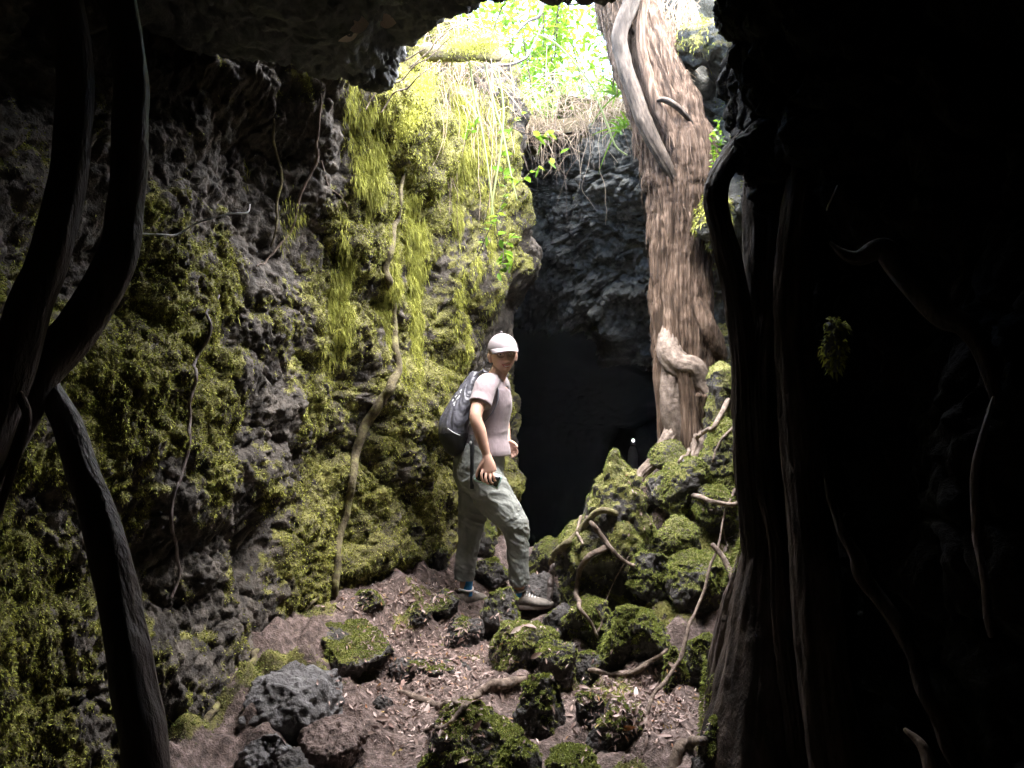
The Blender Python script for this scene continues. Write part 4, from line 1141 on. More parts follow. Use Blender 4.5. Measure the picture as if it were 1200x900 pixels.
# shrubs outside, seen through the opening
SH = 'shrubs growing above the pit'
for k, (px, py, Y, n, lab) in enumerate((
    (560, 110, 7.6, 7, 'sunlit green bush above the left part of the opening'),
    (612, 120, 7.9, 5, 'loose leafy bush behind the hanging branch'),
    (665, 120, 8.6, 5, 'pale thin bush in the brightest part of the opening'),
    (712, 120, 7.2, 8, 'yellow green bush close beside the leaning trunk'),
    (590, 110, 9.5, 6, 'farther bush high behind the leafy opening'),
    (690, 110, 10.5, 7, 'farthest pale green shrub behind the trunk'),
    (640, 118, 7.0, 5, 'low yellow green bush on the far rim in the middle of the opening'),
    (540, 100, 6.4, 6, 'leafy bush crowding the left end of the far rim'))):
    b = at(px, py, Y); b[2] = 3.72
    ss = []
    for j in range(n):
        h = rg.uniform(1.1, 2.5)
        dx, dy = rg.normal(0, .42), rg.normal(0, .3)
        ss.append([b + [dx * .15, dy * .15, 0], b + [dx * .5, dy * .5, h * .5], b + [dx * 1.1, dy, h * .85], b + [dx * 1.6, dy * 1.4, h]])
    leafy('shrub', ss, 210, .08, .022, lab, 320 + k, 'shrub', SH, sr=.007, droop=.4, start=.05, jit=.10)
# strap leaves at the tree's left side
for k, (px, py, lab) in enumerate(((712, 95, 'spray of yellow strap leaves beside the leaning trunk'), (720, 135, 'low clump of strap leaves under the trunk bend'))):
    c = at(px + 12, py + 14, 5.75)
    lv = [leaf_strip(c + rg.normal(0, .02, 3), np.array([rg.normal(-.5, .5), rg.normal(-.1, .4), rg.normal(.6, .5)]), np.array([0, 1.0, .3]), rg.uniform(.12, .34), .009, 5, rg.uniform(.2, .9), 'blade') for _ in range(14)]
    V, Fs = join(lv)
    tag(mk('strap_leaf_plant', V, Fs, M['leaf'], origin=c, smooth=False), lab, 'plant')

# branches across the opening
root('branch', line([(500, 62), (525, 60), (545, 62), (580, 62), (584, 60)], 4.55, 4.7), [.05, .045, .035, .02, .01], 'mossy_root', 'short mossy branch jutting from the left rim into the light', 401, cat='branch', wob=.03, ridge=.4)
root('branch', line([(636, -5), (632, 18), (618, 30), (600, 45)], 5.0), [.012, .012, .008, .004], 'dark_root', 'dark twig hanging down into the top of the opening', 402, cat='branch')
root('branch', line([(585, 78), (605, 74), (618, 68), (625, 52), (636, 30)], 5.2), [.008, .008, .007, .006, .005], 'dark_root', 'thin dark twig bent across the bright opening', 403, cat='branch')
root('branch', line([(665, 6), (690, 3), (712, 2)], 4.6), [.006, .006, .004], 'dark_root', 'thin twig along the top rim of the opening', 404, cat='branch')
# moss on the short branch and rim
for nm, a, b, n, lab, sd in (('branch_moss', at(525, 55, 4.55), at(582, 50, 4.68), 3600, 'moss tufts on the short branch at the left rim', 411),
                             ('rim_moss', at(470, 150, 4.1), at(500, 90, 4.4), 5200, 'moss draped over the left corner of the rim', 412)):
    q = a + (b - a) * rg.random((n, 1)) + rg.normal(0, .035, (n, 3)) * [1, 1, 1.1]
    nn = rg.normal(0, 1, (n, 3)); nn[:, 2] = np.abs(nn[:, 2]); nn /= np.linalg.norm(nn, axis=1, keepdims=True)
    V, Fb = blades(q, nn, .022, .0022, .9, sd, .8)
    tag(mk(nm, V, Fb, M['hang_moss'], smooth=False), lab, 'moss', kind='stuff')
# grey cobweb sheets and roots on the ceiling's left rim
GW = 'pale rootlets on the rim of the roof'
for k, pp in enumerate(([(432, 128), (448, 100), (475, 85), (500, 68), (530, 40)], [(445, 135), (455, 115), (480, 98), (510, 70)], [(470, 92), (490, 70), (515, 50), (540, 28)], [(425, 95), (450, 80), (478, 72), (500, 60)], [(412, 112), (430, 92), (450, 70), (470, 55)])):
    V, Fs = tube(line(pp, 3.86 + .03 * k), [.002, .0035, .004, .003, .002][:len(pp)], n=50, seg=7, wob=.03, seed=500 + k, ridge=.2)
    tag(mk('rim_rootlet', V, Fs, M['pale_root'], origin=V.mean(0)), 'pale gnarled rootlet running along the left rim of the roof', 'root', GW)

# ------------------------------------------------------------------ a far light in the tunnel
lz = at(742, 517, 11.0)
st = empty('pale_rock', (lz[0], 11.05, lz[2] - .6), 'small pale rock under the far light in the tunnel', 'rock')
D, Fi = ico(4)
P = D * np.array([.075, .08, .28]); P = P + vert_normals(P, [Fi]) * (fbm(P * 9, 3, 7) * .03)[:, None]
mk('stone', P + np.array([lz[0], 11.05, lz[2] - .33]), [Fi], M['web'], st)
spot_standin = empty('spot_standin', lz - np.array([0, 0, .06]), 'made-up glowing globe standing in for a tiny bright spot far back in the tunnel', 'spot_standin')  # made-up lantern shape standing in for a tiny far bright spot
em = bpy.data.materials.new('spot_glow'); em.use_nodes = True
eb = em.node_tree.nodes['Principled BSDF']
eb.inputs['Emission Color'].default_value = (.92, .95, 1, 1)
eb.inputs['Emission Strength'].default_value = 0.09
V, Fs = sphere(lz + [0, 0, .01], (.022, .022, .026)); mk('globe', V, Fs, em, spot_standin)
V, Fs = tube([lz - [0, 0, .07], lz - [0, 0, .05], lz - [0, 0, .035]], [.04, .038, .02], n=6, seg=16); mk('standin_base', V, Fs, M['dark_root'], spot_standin)
V, Fs = tube([lz + [0, 0, .055], lz + [0, 0, .065], lz + [0, 0, .08]], [.03, .025, .008], n=6, seg=16); mk('standin_cap', V, Fs, M['dark_root'], spot_standin)
V, Fs = tube([lz + [-.045, 0, 0], lz + [-.04, 0, .09], lz + [0, 0, .125], lz + [.04, 0, .09], lz + [.045, 0, 0]], [.003] * 5, n=24, seg=6); mk('standin_handle', V, Fs, M['dark_root'], spot_standin)

# ------------------------------------------------------------------ leaf litter
def litter_leaf(L, W, curl, twist, seed):
    r = np.random.default_rng(seed)
    n = 7
    V = []
    for k in range(n):
        t = k / (n - 1)
        wd = W * max(.05, math.sin(math.pi * t) ** .8)
        z = curl * L * (t - .5) ** 2 * 4
        a = twist * (t - .5)
        for s in (-1, 0, 1):
            V.append([L * (t - .5), s * wd * math.cos(a) , z + s * wd * math.sin(a) + abs(s) * wd * .35])
    V = np.array(V)
    Fq = []
    for k in range(n - 1):
        a = 3 * k
        Fq += [(a, a + 1, a + 4, a + 3), (a + 1, a + 2, a + 5, a + 4)]
    return V, np.array(Fq)

LEAFM = []
for k, stp in enumerate(((.19, .125, .108), (.28, .205, .185), (.11, .073, .06), (.38, .30, .275), (.28, .11, .045), (.24, .19, .08), (.20, .14, .12))):
    c = np.array(stp)
    LEAFM.append(leaf_mat('fallen_leaf', [(0.2, tuple(c * .6)), (.5, tuple(c)), (.8, tuple(np.minimum(c * 1.25, .75)))], .1, .5, 60.0, 0.0))
protos = []
for k in range(7):
    V, Fq = litter_leaf(1.0, rg.uniform(.11, .17), rg.uniform(-.25, .35), rg.uniform(-1.5, 1.5), 600 + k)
    me = mesh_data('fallen_leaf', V, [Fq]); me.materials.append(LEAFM[k]); protos.append(me)

def floor_hit(px, py):
    """where the sight line of a pixel meets the ground"""
    for Y in np.arange(2.2, 5.8, .02):
        p = at(px, py, Y)
        if p[2] <= ground_z(p[0], Y):
            return p
    return None

bvh = floor_bvh
ZONES = [(500, 800, 75, 90, .34), (560, 770, 60, 40, .12), (500, 700, 50, 25, .10), (745, 825, 75, 40, .34), (760, 590, 30, 40, .04), (850, 610, 20, 40, .03), (450, 745, 40, 25, .03), (440, 700, 60, 18, .06), (540, 760, 120, 80, .14)]
zp = np.array([z[4] for z in ZONES]); zp /= zp.sum()
def drop(r):
    z = ZONES[r.choice(len(ZONES), p=zp)]
    px, py = r.normal(z[0], z[2] * .55), r.normal(z[1], z[3] * .6)
    d = Vector((float((px - 600) / F), 1.0, float((450 - py) / F))).normalized()
    hit = bvh.ray_cast(Vector((0, 0, CZ)), d)
    if hit[0] is None or hit[1].z < .35 or not (2.2 < hit[0].y < 5.6):
        return None
    return hit
rbv = bvh_of([roof])
for k, (px, py, L, a, lab) in enumerate(((418, 28, .10, .2, 'pale dead leaf caught on the dark roof left of the opening'), (452, 24, .09, -.3, 'second pale leaf on the roof nearest the lit rim'), (408, 44, .09, .7, 'narrow pale leaf stuck low on the dark roof'))):
    d = Vector((float((px - 600) / F), 1.0, float((450 - py) / F))).normalized()
    h = rbv.ray_cast(Vector((0, 0, CZ)), d)
    if h[0] is not None:
        o = bpy.data.objects.new('roof_leaf', protos[3]); COL.objects.link(o)
        nv = h[1] if h[1].dot(d) < 0 else -h[1]
        o.rotation_euler = ((nv * .5 - d * .5).normalized().to_track_quat('Z', 'Y') @ Matrix.Rotation(a, 3, 'Z').to_quaternion()).to_euler()
        o.location = h[0] - d * .02; o.scale = (L, L * (2.2 if k < 2 else 1.2), L)
        tag(o, lab, 'leaf')
GLF = 'fallen leaves lying on the path and among the rocks'
KIND = ['dry brown fallen leaf lying on the cave floor', 'pale tan fallen leaf lying on the cave floor', 'dark brown fallen leaf lying on the cave floor', 'whitish fallen leaf lying on the cave floor', 'orange fallen leaf lying on the cave floor', 'yellowish fallen leaf lying on the cave floor', 'pinkish brown fallen leaf lying on the cave floor']
cnt = 0
r = np.random.default_rng(700)
while cnt < 280:
    h = drop(r)
    if h is None:
        continue
    k = r.choice(7, p=[.24, .17, .26, .08, .02, .02, .21])
    o = bpy.data.objects.new('fallen_leaf', protos[k])
    COL.objects.link(o)
    L = r.uniform(.03, .075)
    o.scale = (L, L, L)
    nrm = (h[1] + Vector(r.normal(0, .35, 3).tolist())).normalized()
    o.rotation_euler = (nrm.to_track_quat('Z', 'Y') @ Matrix.Rotation(r.uniform(0, 6.28), 3, 'Z').to_quaternion()).to_euler()
    o.location = h[0] + h[1] * .006
    tag(o, KIND[k], 'leaf', GLF + ' (' + KIND[k].split(' fallen')[0] + ')')
    cnt += 1
acc = []
cnt = 0
while cnt < 3600:
    h = drop(r)
    if h is None:
        continue
    k = int(r.integers(7))
    V = np.empty(len(protos[k].vertices) * 3, np.float32); protos[k].vertices.foreach_get('co', V)
    L = r.uniform(.010, .035)
    nrm = (h[1] + Vector(r.normal(0, .3, 3).tolist())).normalized()
    R = np.array((nrm.to_track_quat('Z', 'Y') @ Matrix.Rotation(r.uniform(0, 6.28), 3, 'Z').to_quaternion()).to_matrix())
    Fq = np.array([p.vertices[:] for p in protos[k].polygons]) if cnt < 7 or True else None
    acc.append(((V.reshape(-1, 3) * L) @ R.T + np.array(h[0] + h[1] * .004), [Fq]))
    cnt += 1
V, Fs = join(acc)
tag(mk('leaf_litter', V, Fs, M['litter'], smooth=False), 'scattered small broken leaves and bits over the path dirt', 'leaf litter', kind='stuff')
# ------------------------------------------------------------------ the hiker
PY = 4.65
def J(px, py, d=0.0):
    """a joint: its place in the photo on the plane 4.65 m away, then moved d metres towards (-) or away from (+) the viewer"""
    p = at(px, py, PY)
    p[1] += d
    return p

def pmat(name, c, rough=.7, nscale=40, amt=.12, bump=None, spec=.3, stretch=(1, 1, 1), sheen=0):
    c = np.array(c)
    return surface(name, [(.3, tuple(c * (1 - amt))), (.7, tuple(np.minimum(c * (1 + amt), 1)))], nscale, 5, rough, bump or (), spec=spec, stretch=stretch, sheen=sheen)

M['skin'] = pmat('skin', (.48, .285, .215), .5, 30, .10, ((160, .15, .002),), .4)
M['shirt'] = pmat('dusty_pink_cotton', (.21, .165, .174), .9, 60, .06, ((500, .25, .001),), .2, (1, 1, 1), .15)
M['trouser'] = pmat('grey_green_trouser_cloth', (.175, .182, .168), .85, 60, .06, ((16, .4, .02), (600, .2, .001)), .25, (1, 1, .8))
M['cap'] = pmat('pale_pink_cap_cloth', (.23, .20, .208), .85, 60, .05, ((400, .2, .001),), .2)
M['bag'] = pmat('slate_nylon', (.062, .061, .074), .45, 30, .12, ((60, .15, .003),), .5)
M['black'] = pmat('black_webbing', (.016, .016, .018), .6, 30, .1)
M['bagdark'] = pmat('black_bag_base', (.024, .024, .027), .6, 30, .1, ((40, .3, .006),))
M['hair'] = pmat('brown_hair', (.075, .042, .028), .6, 90, .5, ((120, .8, .006),), .4, (1, 1, .2))
M['shoe'] = pmat('beige_trail_shoe', (.12, .104, .09), .8, 50, .35, ((120, .4, .004),))
M['collar'] = pmat('white_shoe_collar', (.5, .5, .5), .7)
M['sole'] = pmat('grey_brown_rubber_sole', (.17, .145, .125), .8, 50, .2)
M['sock'] = pmat('bright_blue_sock', (.025, .19, .44), .9, 60, .2, ((200, .4, .002),))
M['lip'] = pmat('lips', (.42, .13, .12), .45)
M['tooth'] = pmat('teeth', (.75, .71, .66), .3)
M['eye_white'] = pmat('eye_white', (.7, .68, .66), .25)
M['iris'] = pmat('dark_iris', (.03, .02, .015), .2)
M['brow'] = pmat('brown_brow', (.09, .05, .035), .8)
M['metal'] = pmat('spectacle_frame', (.10, .09, .09), .25, spec=.7)
M['phone_case'] = pmat('pale_mint_case', (.42, .62, .58), .4)
M['phone_glass'] = pmat('black_glass', (.01, .01, .012), .08, spec=.6)
M['white_print'] = pmat('white_print', (.6, .6, .62), .7)

person = empty('person', (-.1, PY, .12), 'hiker in pink shirt and cap looking back over the shoulder, daypack on', 'person')
a_ = math.radians(14)
FD = np.array([math.cos(a_), math.sin(a_), 0.0])        # where the chest points
RD = np.array([math.sin(a_), -math.cos(a_), 0.0])       # the hiker's right, towards the viewer

# --- head, shaped in its own axes: x forward, y left, z up
hc_ = J(589.5, 415.5, -.03)
hy = math.radians(-77)
hr, hpch = math.radians(4), math.radians(3)
Rh = np.array(Matrix.Rotation(hy, 3, 'Z') @ Matrix.Rotation(hpch, 3, 'Y') @ Matrix.Rotation(hr, 3, 'X'))
def H(V):
    return np.asarray(V, float) @ Rh.T + hc_

def head_shape():
    V, Fs = sphere((0, 0, 0), (1, 1, 1), 120, 90)
    x, y, z = V[:, 0].copy(), V[:, 1].copy(), V[:, 2].copy()
    jaw = np.clip(-z, 0, 1)
    wy = .076 * (1 - .30 * jaw ** 1.6)
    X = x * np.where(x > 0, .094, .100) * np.where(x > 0, 1 - .06 * jaw, 1 - .42 * jaw ** 1.3)
    Y = y * wy
    Z = z * np.where(z > 0, .112, .116)
    fr = sstep(.25, .75, x)
    g = lambda u, s: np.exp(-(u / s) ** 2)
    d = .010 * g(Z - .028, .014) * g(Y, .055)                                     # brow
    d -= .012 * g(np.abs(Y) - .032, .017) * g(Z - .003, .014)                     # eye sockets
    nz = np.clip((.012 - Z) / .05, 0, 1) * sstep(-.050, -.036, Z)
    d += .028 * g(Y, .010 + .006 * sstep(-.015, -.04, Z)) * nz                    # nose
    d += .008 * g(np.abs(Y) - .042, .018) * g(Z + .030, .02)                      # cheeks, smiling
    d += .006 * g(Y, .024) * g(Z + .066, .010)                                    # lips
    d -= .005 * g(Y, .03) * g(Z + .084, .007)
    d += .012 * g(Y, .024) * g(Z + .104, .014)                                    # chin
    X = X + d * fr
    return np.stack([X, Y, Z], 1), Fs

parts = []
V, Fs = head_shape(); parts.append((H(V), Fs))
for s in (-1, 1):
    V, Fs = sphere((-.010, s * .081, -.010), (.018, .011, .033), 20, 14); parts.append((H(V), Fs))
    V, Fs = sphere((-.004, s * .079, -.038), (.009, .009, .011), 14, 10); parts.append((H(V), Fs))
neck0, neck1 = J(580, 447, .0), hc_ + Rh @ np.array([-.025, 0, -.055])
parts.append(tube([J(579, 462, .01), neck0, (neck0 + neck1) / 2 + [.0, -.004, 0], neck1], [.075, .062, .052, .052], n=24, seg=28, round_cap=True))
# --- torso and legs under the clothes
tor = [(563, 556, .11, .135), (567, 530, .115, .14), (571, 507, .10, .125), (575, 485, .098, .13), (577, 466, .10, .145), (577, 452, .08, .14), (579, 444, .05, .08)]
parts.append(tube([J(p[0], p[1], .0) for p in tor], [(p[2], p[3]) for p in tor], n=50, seg=36, ref=FD, round_cap=True))
hipR, hipL = J(560, 552, -.085), J(566, 552, .085)
kneR, kneL = J(605, 613, -.12), J(553, 622, .08)
ankR, ankL = J(608, 690, -.10), J(544, 696, .07)
for h, k, an in ((hipR, kneR, ankR), (hipL, kneL, ankL)):
    parts.append(tube([h, h * .55 + k * .45, k, k * .45 + an * .55, an], [.078, .07, .05, .046, .032], n=50, seg=20, round_cap=True))
# --- right arm, hanging with the phone
shR, elR, wrR = J(571, 452, -.165), J(560, 486, -.275), J(571.5, 527, -.255)
parts.append(tube([shR, shR * .5 + elR * .5 + [-.006, -.004, 0], elR, elR * .6 + wrR * .4 + [.0, -.004, 0], wrR], [.050, .044, .036, .036, .0235], n=50, seg=22, round_cap=True))
palm = J(574.5, 540, -.262)
parts.append(tube([wrR, wrR * .5 + palm * .5, palm, J(575.5, 546, -.265)], [(.022, .024), (.021, .030), (.017, .038), (.013, .040)], n=20, seg=20, ref=(0, 1, 0), round_cap=True))
fing = [((568, 544.5), (566.2, 549.5), (567, 555), (569.5, 558.5)), ((572, 546.5), (571, 552.5), (571.8, 558), (574, 560.5)), ((576, 547), (575.8, 553), (576.6, 558), (578.6, 560)), ((579.6, 545.5), (580, 551), (580.6, 555.5), (582, 557.5))]
for k, f in enumerate(fing):
    r_ = (.0078, .0084, .0082, .0070)[k]
    parts.append(tube([J(*f[0], -.262), J(*f[1], -.278), J(*f[2], -.274), J(*f[3], -.256)], [r_ * 1.05, r_ * 1.02, r_ * .92, r_ * .8], n=18, seg=12, round_cap=True))
parts.append(tube([J(569, 534, -.262), J(565, 541, -.262), J(562, 547, -.258), J(560.5, 553, -.252)], [.013, .0115, .0095, .008], n=16, seg=12, round_cap=True))
# --- left arm, hand in front of the hip
shL, elL, wrL = J(585, 452, .17), J(588, 487, .26), J(594, 519, .10)
parts.append(tube([shL, (shL + elL) / 2, elL, elL * .55 + wrL * .45, wrL], [.048, .043, .036, .035, .0235], n=44, seg=20, round_cap=True))
pl = J(598.5, 524, .05)
parts.append(tube([wrL, (wrL + pl) / 2, pl, J(600.5, 527, .035)], [(.022, .022), (.03, .019), (.036, .016), (.034, .013)], n=18, seg=18, ref=(0, .6, .8), round_cap=True))
for k, f in enumerate((((599.5, 522), (603.5, 525), (606, 528), (606.5, 530.5)), ((600.5, 525), (604, 528.5), (605.8, 531.5), (605, 533.5)), ((600, 528), (602.6, 531.5), (603.6, 534), (602, 535.5)), ((598.5, 530), (600, 533.5), (600.4, 536), (599, 537)))):
    r_ = (.0082, .0084, .008, .007)[k]
    parts.append(tube([J(*f[0], .04), J(*f[1], .02), J(*f[2], .01), J(*f[3], .016)], [r_, r_, r_ * .9, r_ * .8], n=16, seg=12, round_cap=True))
parts.append(tube([J(596, 519, .07), J(600, 518.5, .03), J(604, 521, .01), J(606, 523.5, .0)], [.012, .011, .009, .0078], n=16, seg=12, round_cap=True))
V, Fs = remesh(parts, .0036, 3)
body = mk('body', V, Fs, M['skin'], person)

# --- face details
def bit(name, V, Fs, m, par=person):
    return mk(name, H(V), Fs, M[m], par)
for s in (-1, 1):
    V, Fs = sphere((.0735, s * .032, .004), (.0125, .0130, .0072), 24, 16); e = bit('eye', V, Fs, 'eye_white')
    V, Fs = sphere((.0835, s * .032 - .001, .004), (.004, .0062, .0066), 16, 12); mk('iris', H(V), Fs, M['iris'], e)
    V, Fs = tube([(.0835, s * .016, .009), (.0875, s * .030, .0110), (.077, s * .047, .008)], [.0040] * 3, n=12, seg=8); bit('eyelid', V, Fs, 'skin')
    V, Fs = tube([(.095, s * .014, .024), (.096, s * .030, .029), (.084, s * .049, .024)], [(.003, .0022)] * 3, n=12, seg=8); bit('eyebrow', V, Fs, 'brow')
lipz = -.064
V, Fs = tube([(.078, -.027, lipz + .008), (.0955, -.013, lipz + .003), (.098, 0, lipz + .001), (.0955, .013, lipz + .003), (.078, .027, lipz + .008)], [.002, .003, .0032, .003, .002], n=24, seg=10); bit('lip', V, Fs, 'lip')
V, Fs = tube([(.078, -.026, lipz + .007), (.0935, -.012, lipz - .007), (.0965, 0, lipz - .0105), (.0935, .012, lipz - .007), (.078, .026, lipz + .007)], [.002, .0032, .0036, .0032, .002], n=24, seg=10); bit('lip', V, Fs, 'lip')
V, Fs = tube([(.080, -.020, lipz), (.0955, -.010, lipz - .004), (.098, 0, lipz - .005), (.0955, .010, lipz - .004), (.080, .020, lipz)], [.0022, .0036, .0038, .0036, .0022], n=20, seg=8); bit('teeth', V, Fs, 'tooth')
# hair: the head's own shape grown outward, without the face
V, Fs = head_shape()
Nv = vert_normals(V, Fs)
Nv = V / np.linalg.norm(V, axis=1, keepdims=True)
Vh = V + Nv * (.010 + .004 * fbm(V * np.array([40, 90, 25]), 3, 3))[:, None]
keep = ((V[:, 0] < .030) & (V[:, 2] > -.045) & ~((V[:, 0] > -.028) & (V[:, 2] < .016) & (np.abs(V[:, 1]) > .03)) | ((V[:, 2] > .045))) | ((V[:, 0] > .006) & (V[:, 0] < .028) & (V[:, 2] > .004) & (V[:, 2] < .06) & (np.abs(V[:, 1]) > .05))
Fk = [f[keep[f].all(1)] for f in Fs]
bit('hair', Vh, Fk, 'hair')
pt = [(-.098, 0, .03), (-.118, 0, .02), (-.125, .0, -.01), (-.112, 0, -.05), (-.098, 0, -.078)]
V, Fs = tube(pt, [.014, .022, .024, .018, .006], n=30, seg=14, ridge=.25, seed=4); bit('ponytail', V, Fs, 'hair')
# cap: six panel dome, button, brim
V, Fs = sphere((0, 0, 0), (1, 1, 1), 72, 60)
zc = V[:, 2] > -.04
th_ = np.arctan2(V[:, 1], V[:, 0])
dome = np.stack([V[:, 0] * .110 - .004, V[:, 1] * .089, V[:, 2] * .092 + .034], 1) * (1 - .010 * np.exp(-(np.abs(((th_ + np.pi / 6) % (np.pi / 3)) - np.pi / 6) / .05) ** 2) * (V[:, 2] < .93))[:, None]
dome[:, 0] += .006 * sstep(.3, 1, V[:, 0]) * (V[:, 2] > 0)
cap = bit('cap', dome, [f[zc[f].all(1)] for f in Fs], 'cap')
nb, mb = 31, 9
B = []
for top_ in (0, 1):
    for i_ in range(mb):
        t = i_ / (mb - 1)
        for k in range(nb):
            ph = math.radians(-68 + 136 * k / (nb - 1))
            w_ = math.cos(ph) ** .6 * .060 * t
            xx = .106 * math.cos(ph) + w_ * 1.0
            yy = .090 * math.sin(ph) * (1 - .05 * t)
            B.append((xx, yy, .036 - .20 * yy * yy / .09 * 1.0 * (.35 + .65 * t) - .016 * t * t + (.0045 if top_ else 0)))
B = np.array(B)
fa = grid_faces(mb, nb)
n0 = mb * nb
rim_ = np.concatenate([np.arange(nb), np.arange(1, mb) * nb + nb - 1, np.arange(nb - 2, -1, -1) + (mb - 1) * nb, np.arange(mb - 2, 0, -1) * nb])
rj = np.roll(rim_, -1)
mk('brim', H(B), [np.concatenate([fa[:, ::-1], fa + n0, np.stack([rim_, rj, rj + n0, rim_ + n0], 1)])], M['cap'], cap)
V, Fs = sphere((-.002, 0, .133), (.008, .008, .004), 14, 10); mk('button', H(V), Fs, M['cap'], cap)
V, Fs = tube([(.1 * math.cos(t) - .003, .0925 * math.sin(t), .036) for t in np.linspace(.9, 5.38, 30)], [(.0022, .008)] * 30, n=60, seg=8, ref=(1, 0, 0.01)); 
# spectacles
g0 = []
for s in (-1, 1):
    lp = [(.099 - .35 * max(0, abs(s * .033 + .021 * math.cos(t)) - .02) ** 1.0 * .55, s * .033 + .021 * math.cos(t), .000 + .016 * math.sin(t)) for t in np.linspace(0, 2 * np.pi, 25)]
    g0.append(tube(lp, [.0014] * 25, n=50, seg=6))
    g0.append(tube([(.089, s * .054, .006), (.06, s * .074, .008), (.0, s * .083, .006), (-.02, s * .082, -.006)], [.0014] * 4, n=20, seg=6))
g0.append(tube([(.101, -.012, .004), (.105, 0, .007), (.101, .012, .004)], [.0014] * 3, n=10, seg=6))
V, Fs = join(g0); bit('spectacles', V, Fs, 'metal')

# --- shirt
def wrinkle(V, Fs, amp, k, seed, stretch=(1, 1, 1)):
    N = vert_normals(V, Fs)
    q = V * np.array(stretch) * k
    q = q + .6 * np.stack([vnoise(V * 9 + 4 * j, seed + j) for j in range(3)], 1)
    d = fbm(q, 3, seed, .5, ridged=True)
    return V + N * (d * amp)[:, None]

tor = [(571, 533, .138, .158), (571, 526, .138, .158), (571, 512, .122, .142), (574, 494, .112, .140), (577, 475, .116, .152), (576.5, 464, .112, .160), (576, 455, .096, .155), (577.5, 447, .074, .125), (579.5, 441.5, .058, .072)]
sp = [tube([J(p[0], p[1]) for p in tor], [(p[2], p[3]) for p in tor], n=70, seg=48, ref=FD)]
for s in (-1, 1):
    c = J(586.5, 472, 0) + RD * s * .065
    V, Fs = sphere(c, (.052, .058, .055), 24, 16); sp.append((V, Fs))
sp.append(tube([J(577, 450, -.06), shR + [.0, 0, .004], shR * .62 + elR * .38 + [0, -.002, 0], shR * .40 + elR * .60], [.064, .064, .062, .065], n=30, seg=30))
sp.append(tube([J(579, 450, .06), shL + [0, 0, .004], shL * .62 + elL * .38, shL * .42 + elL * .58], [.062, .062, .058, .06], n=30, seg=30))
V, Fs = remesh(sp, .005, 3)
dn = vnoise(V * np.array([5, 5, 9]), 5)
V = wrinkle(V, Fs, .0035, 10, 31, (.8, .8, .65))
V = wrinkle(V, Fs, .0010, 34, 35)
mk('shirt', V, Fs, M['shirt'], person)

# --- trousers
tp_ = [(566, 522, .120, .145), (564, 532, .140, .160), (561, 545, .150, .168), (561, 560, .146, .165), (562, 574, .11, .14)]
tr_ = [tube([J(p[0], p[1]) for p in tp_], [(p[2], p[3]) for p in tp_], n=40, seg=44, ref=FD)]
tr_.append(tube([hipR + [.01, 0, .0], J(578, 578, -.105), J(596, 600, -.12), J(605, 617, -.12), J(606.5, 640, -.115), J(608, 665, -.105), J(609.5, 679, -.10)], [(.118, .105), (.112, .1), (.088, .086), (.072, .074), (.064, .066), (.060, .062), (.055, .058)], n=80, seg=36, ref=(1, 0, .2)))
tr_.append(tube([hipL + [-.04, 0, -.01], J(556, 585, .08), J(553, 606, .08), J(551, 625, .08), J(547, 648, .078), J(544, 670, .075), J(543, 683, .07)], [(.118, .105), (.100, .1), (.084, .086), (.072, .074), (.066, .066), (.060, .062), (.056, .058)], n=80, seg=36, ref=(1, 0, .2)))
V, Fs = remesh(tr_, .005, 3)
kz = np.exp(-((V[:, 2] - J(0, 615)[2]) / .13) ** 2) + .7 * np.exp(-((V[:, 2] - J(0, 675)[2]) / .10) ** 2) + .6 * np.exp(-((V[:, 2] - J(0, 565)[2]) / .10) ** 2)
N = vert_normals(V, Fs)
q = V * np.array([9, 9, 20]) + .8 * np.stack([vnoise(V * 7 + 4 * j, 91 + j) for j in range(3)], 1)
q[:, 2] += V[:, 0] * 12
V = V + N * (fbm(q, 3, 41, .5, ridged=True) * (.004 + .008 * np.clip(kz, 0, 1)))[:, None]
V = wrinkle(V, Fs, .0022, 36, 45)
tro = mk('trousers', V, Fs, M['trouser'], person)
V, Fs = tube([J(576, 534, -.17), J(579, 540, -.172), J(583, 548, -.165)], [(.004, .004)] * 3, n=12, seg=6); 

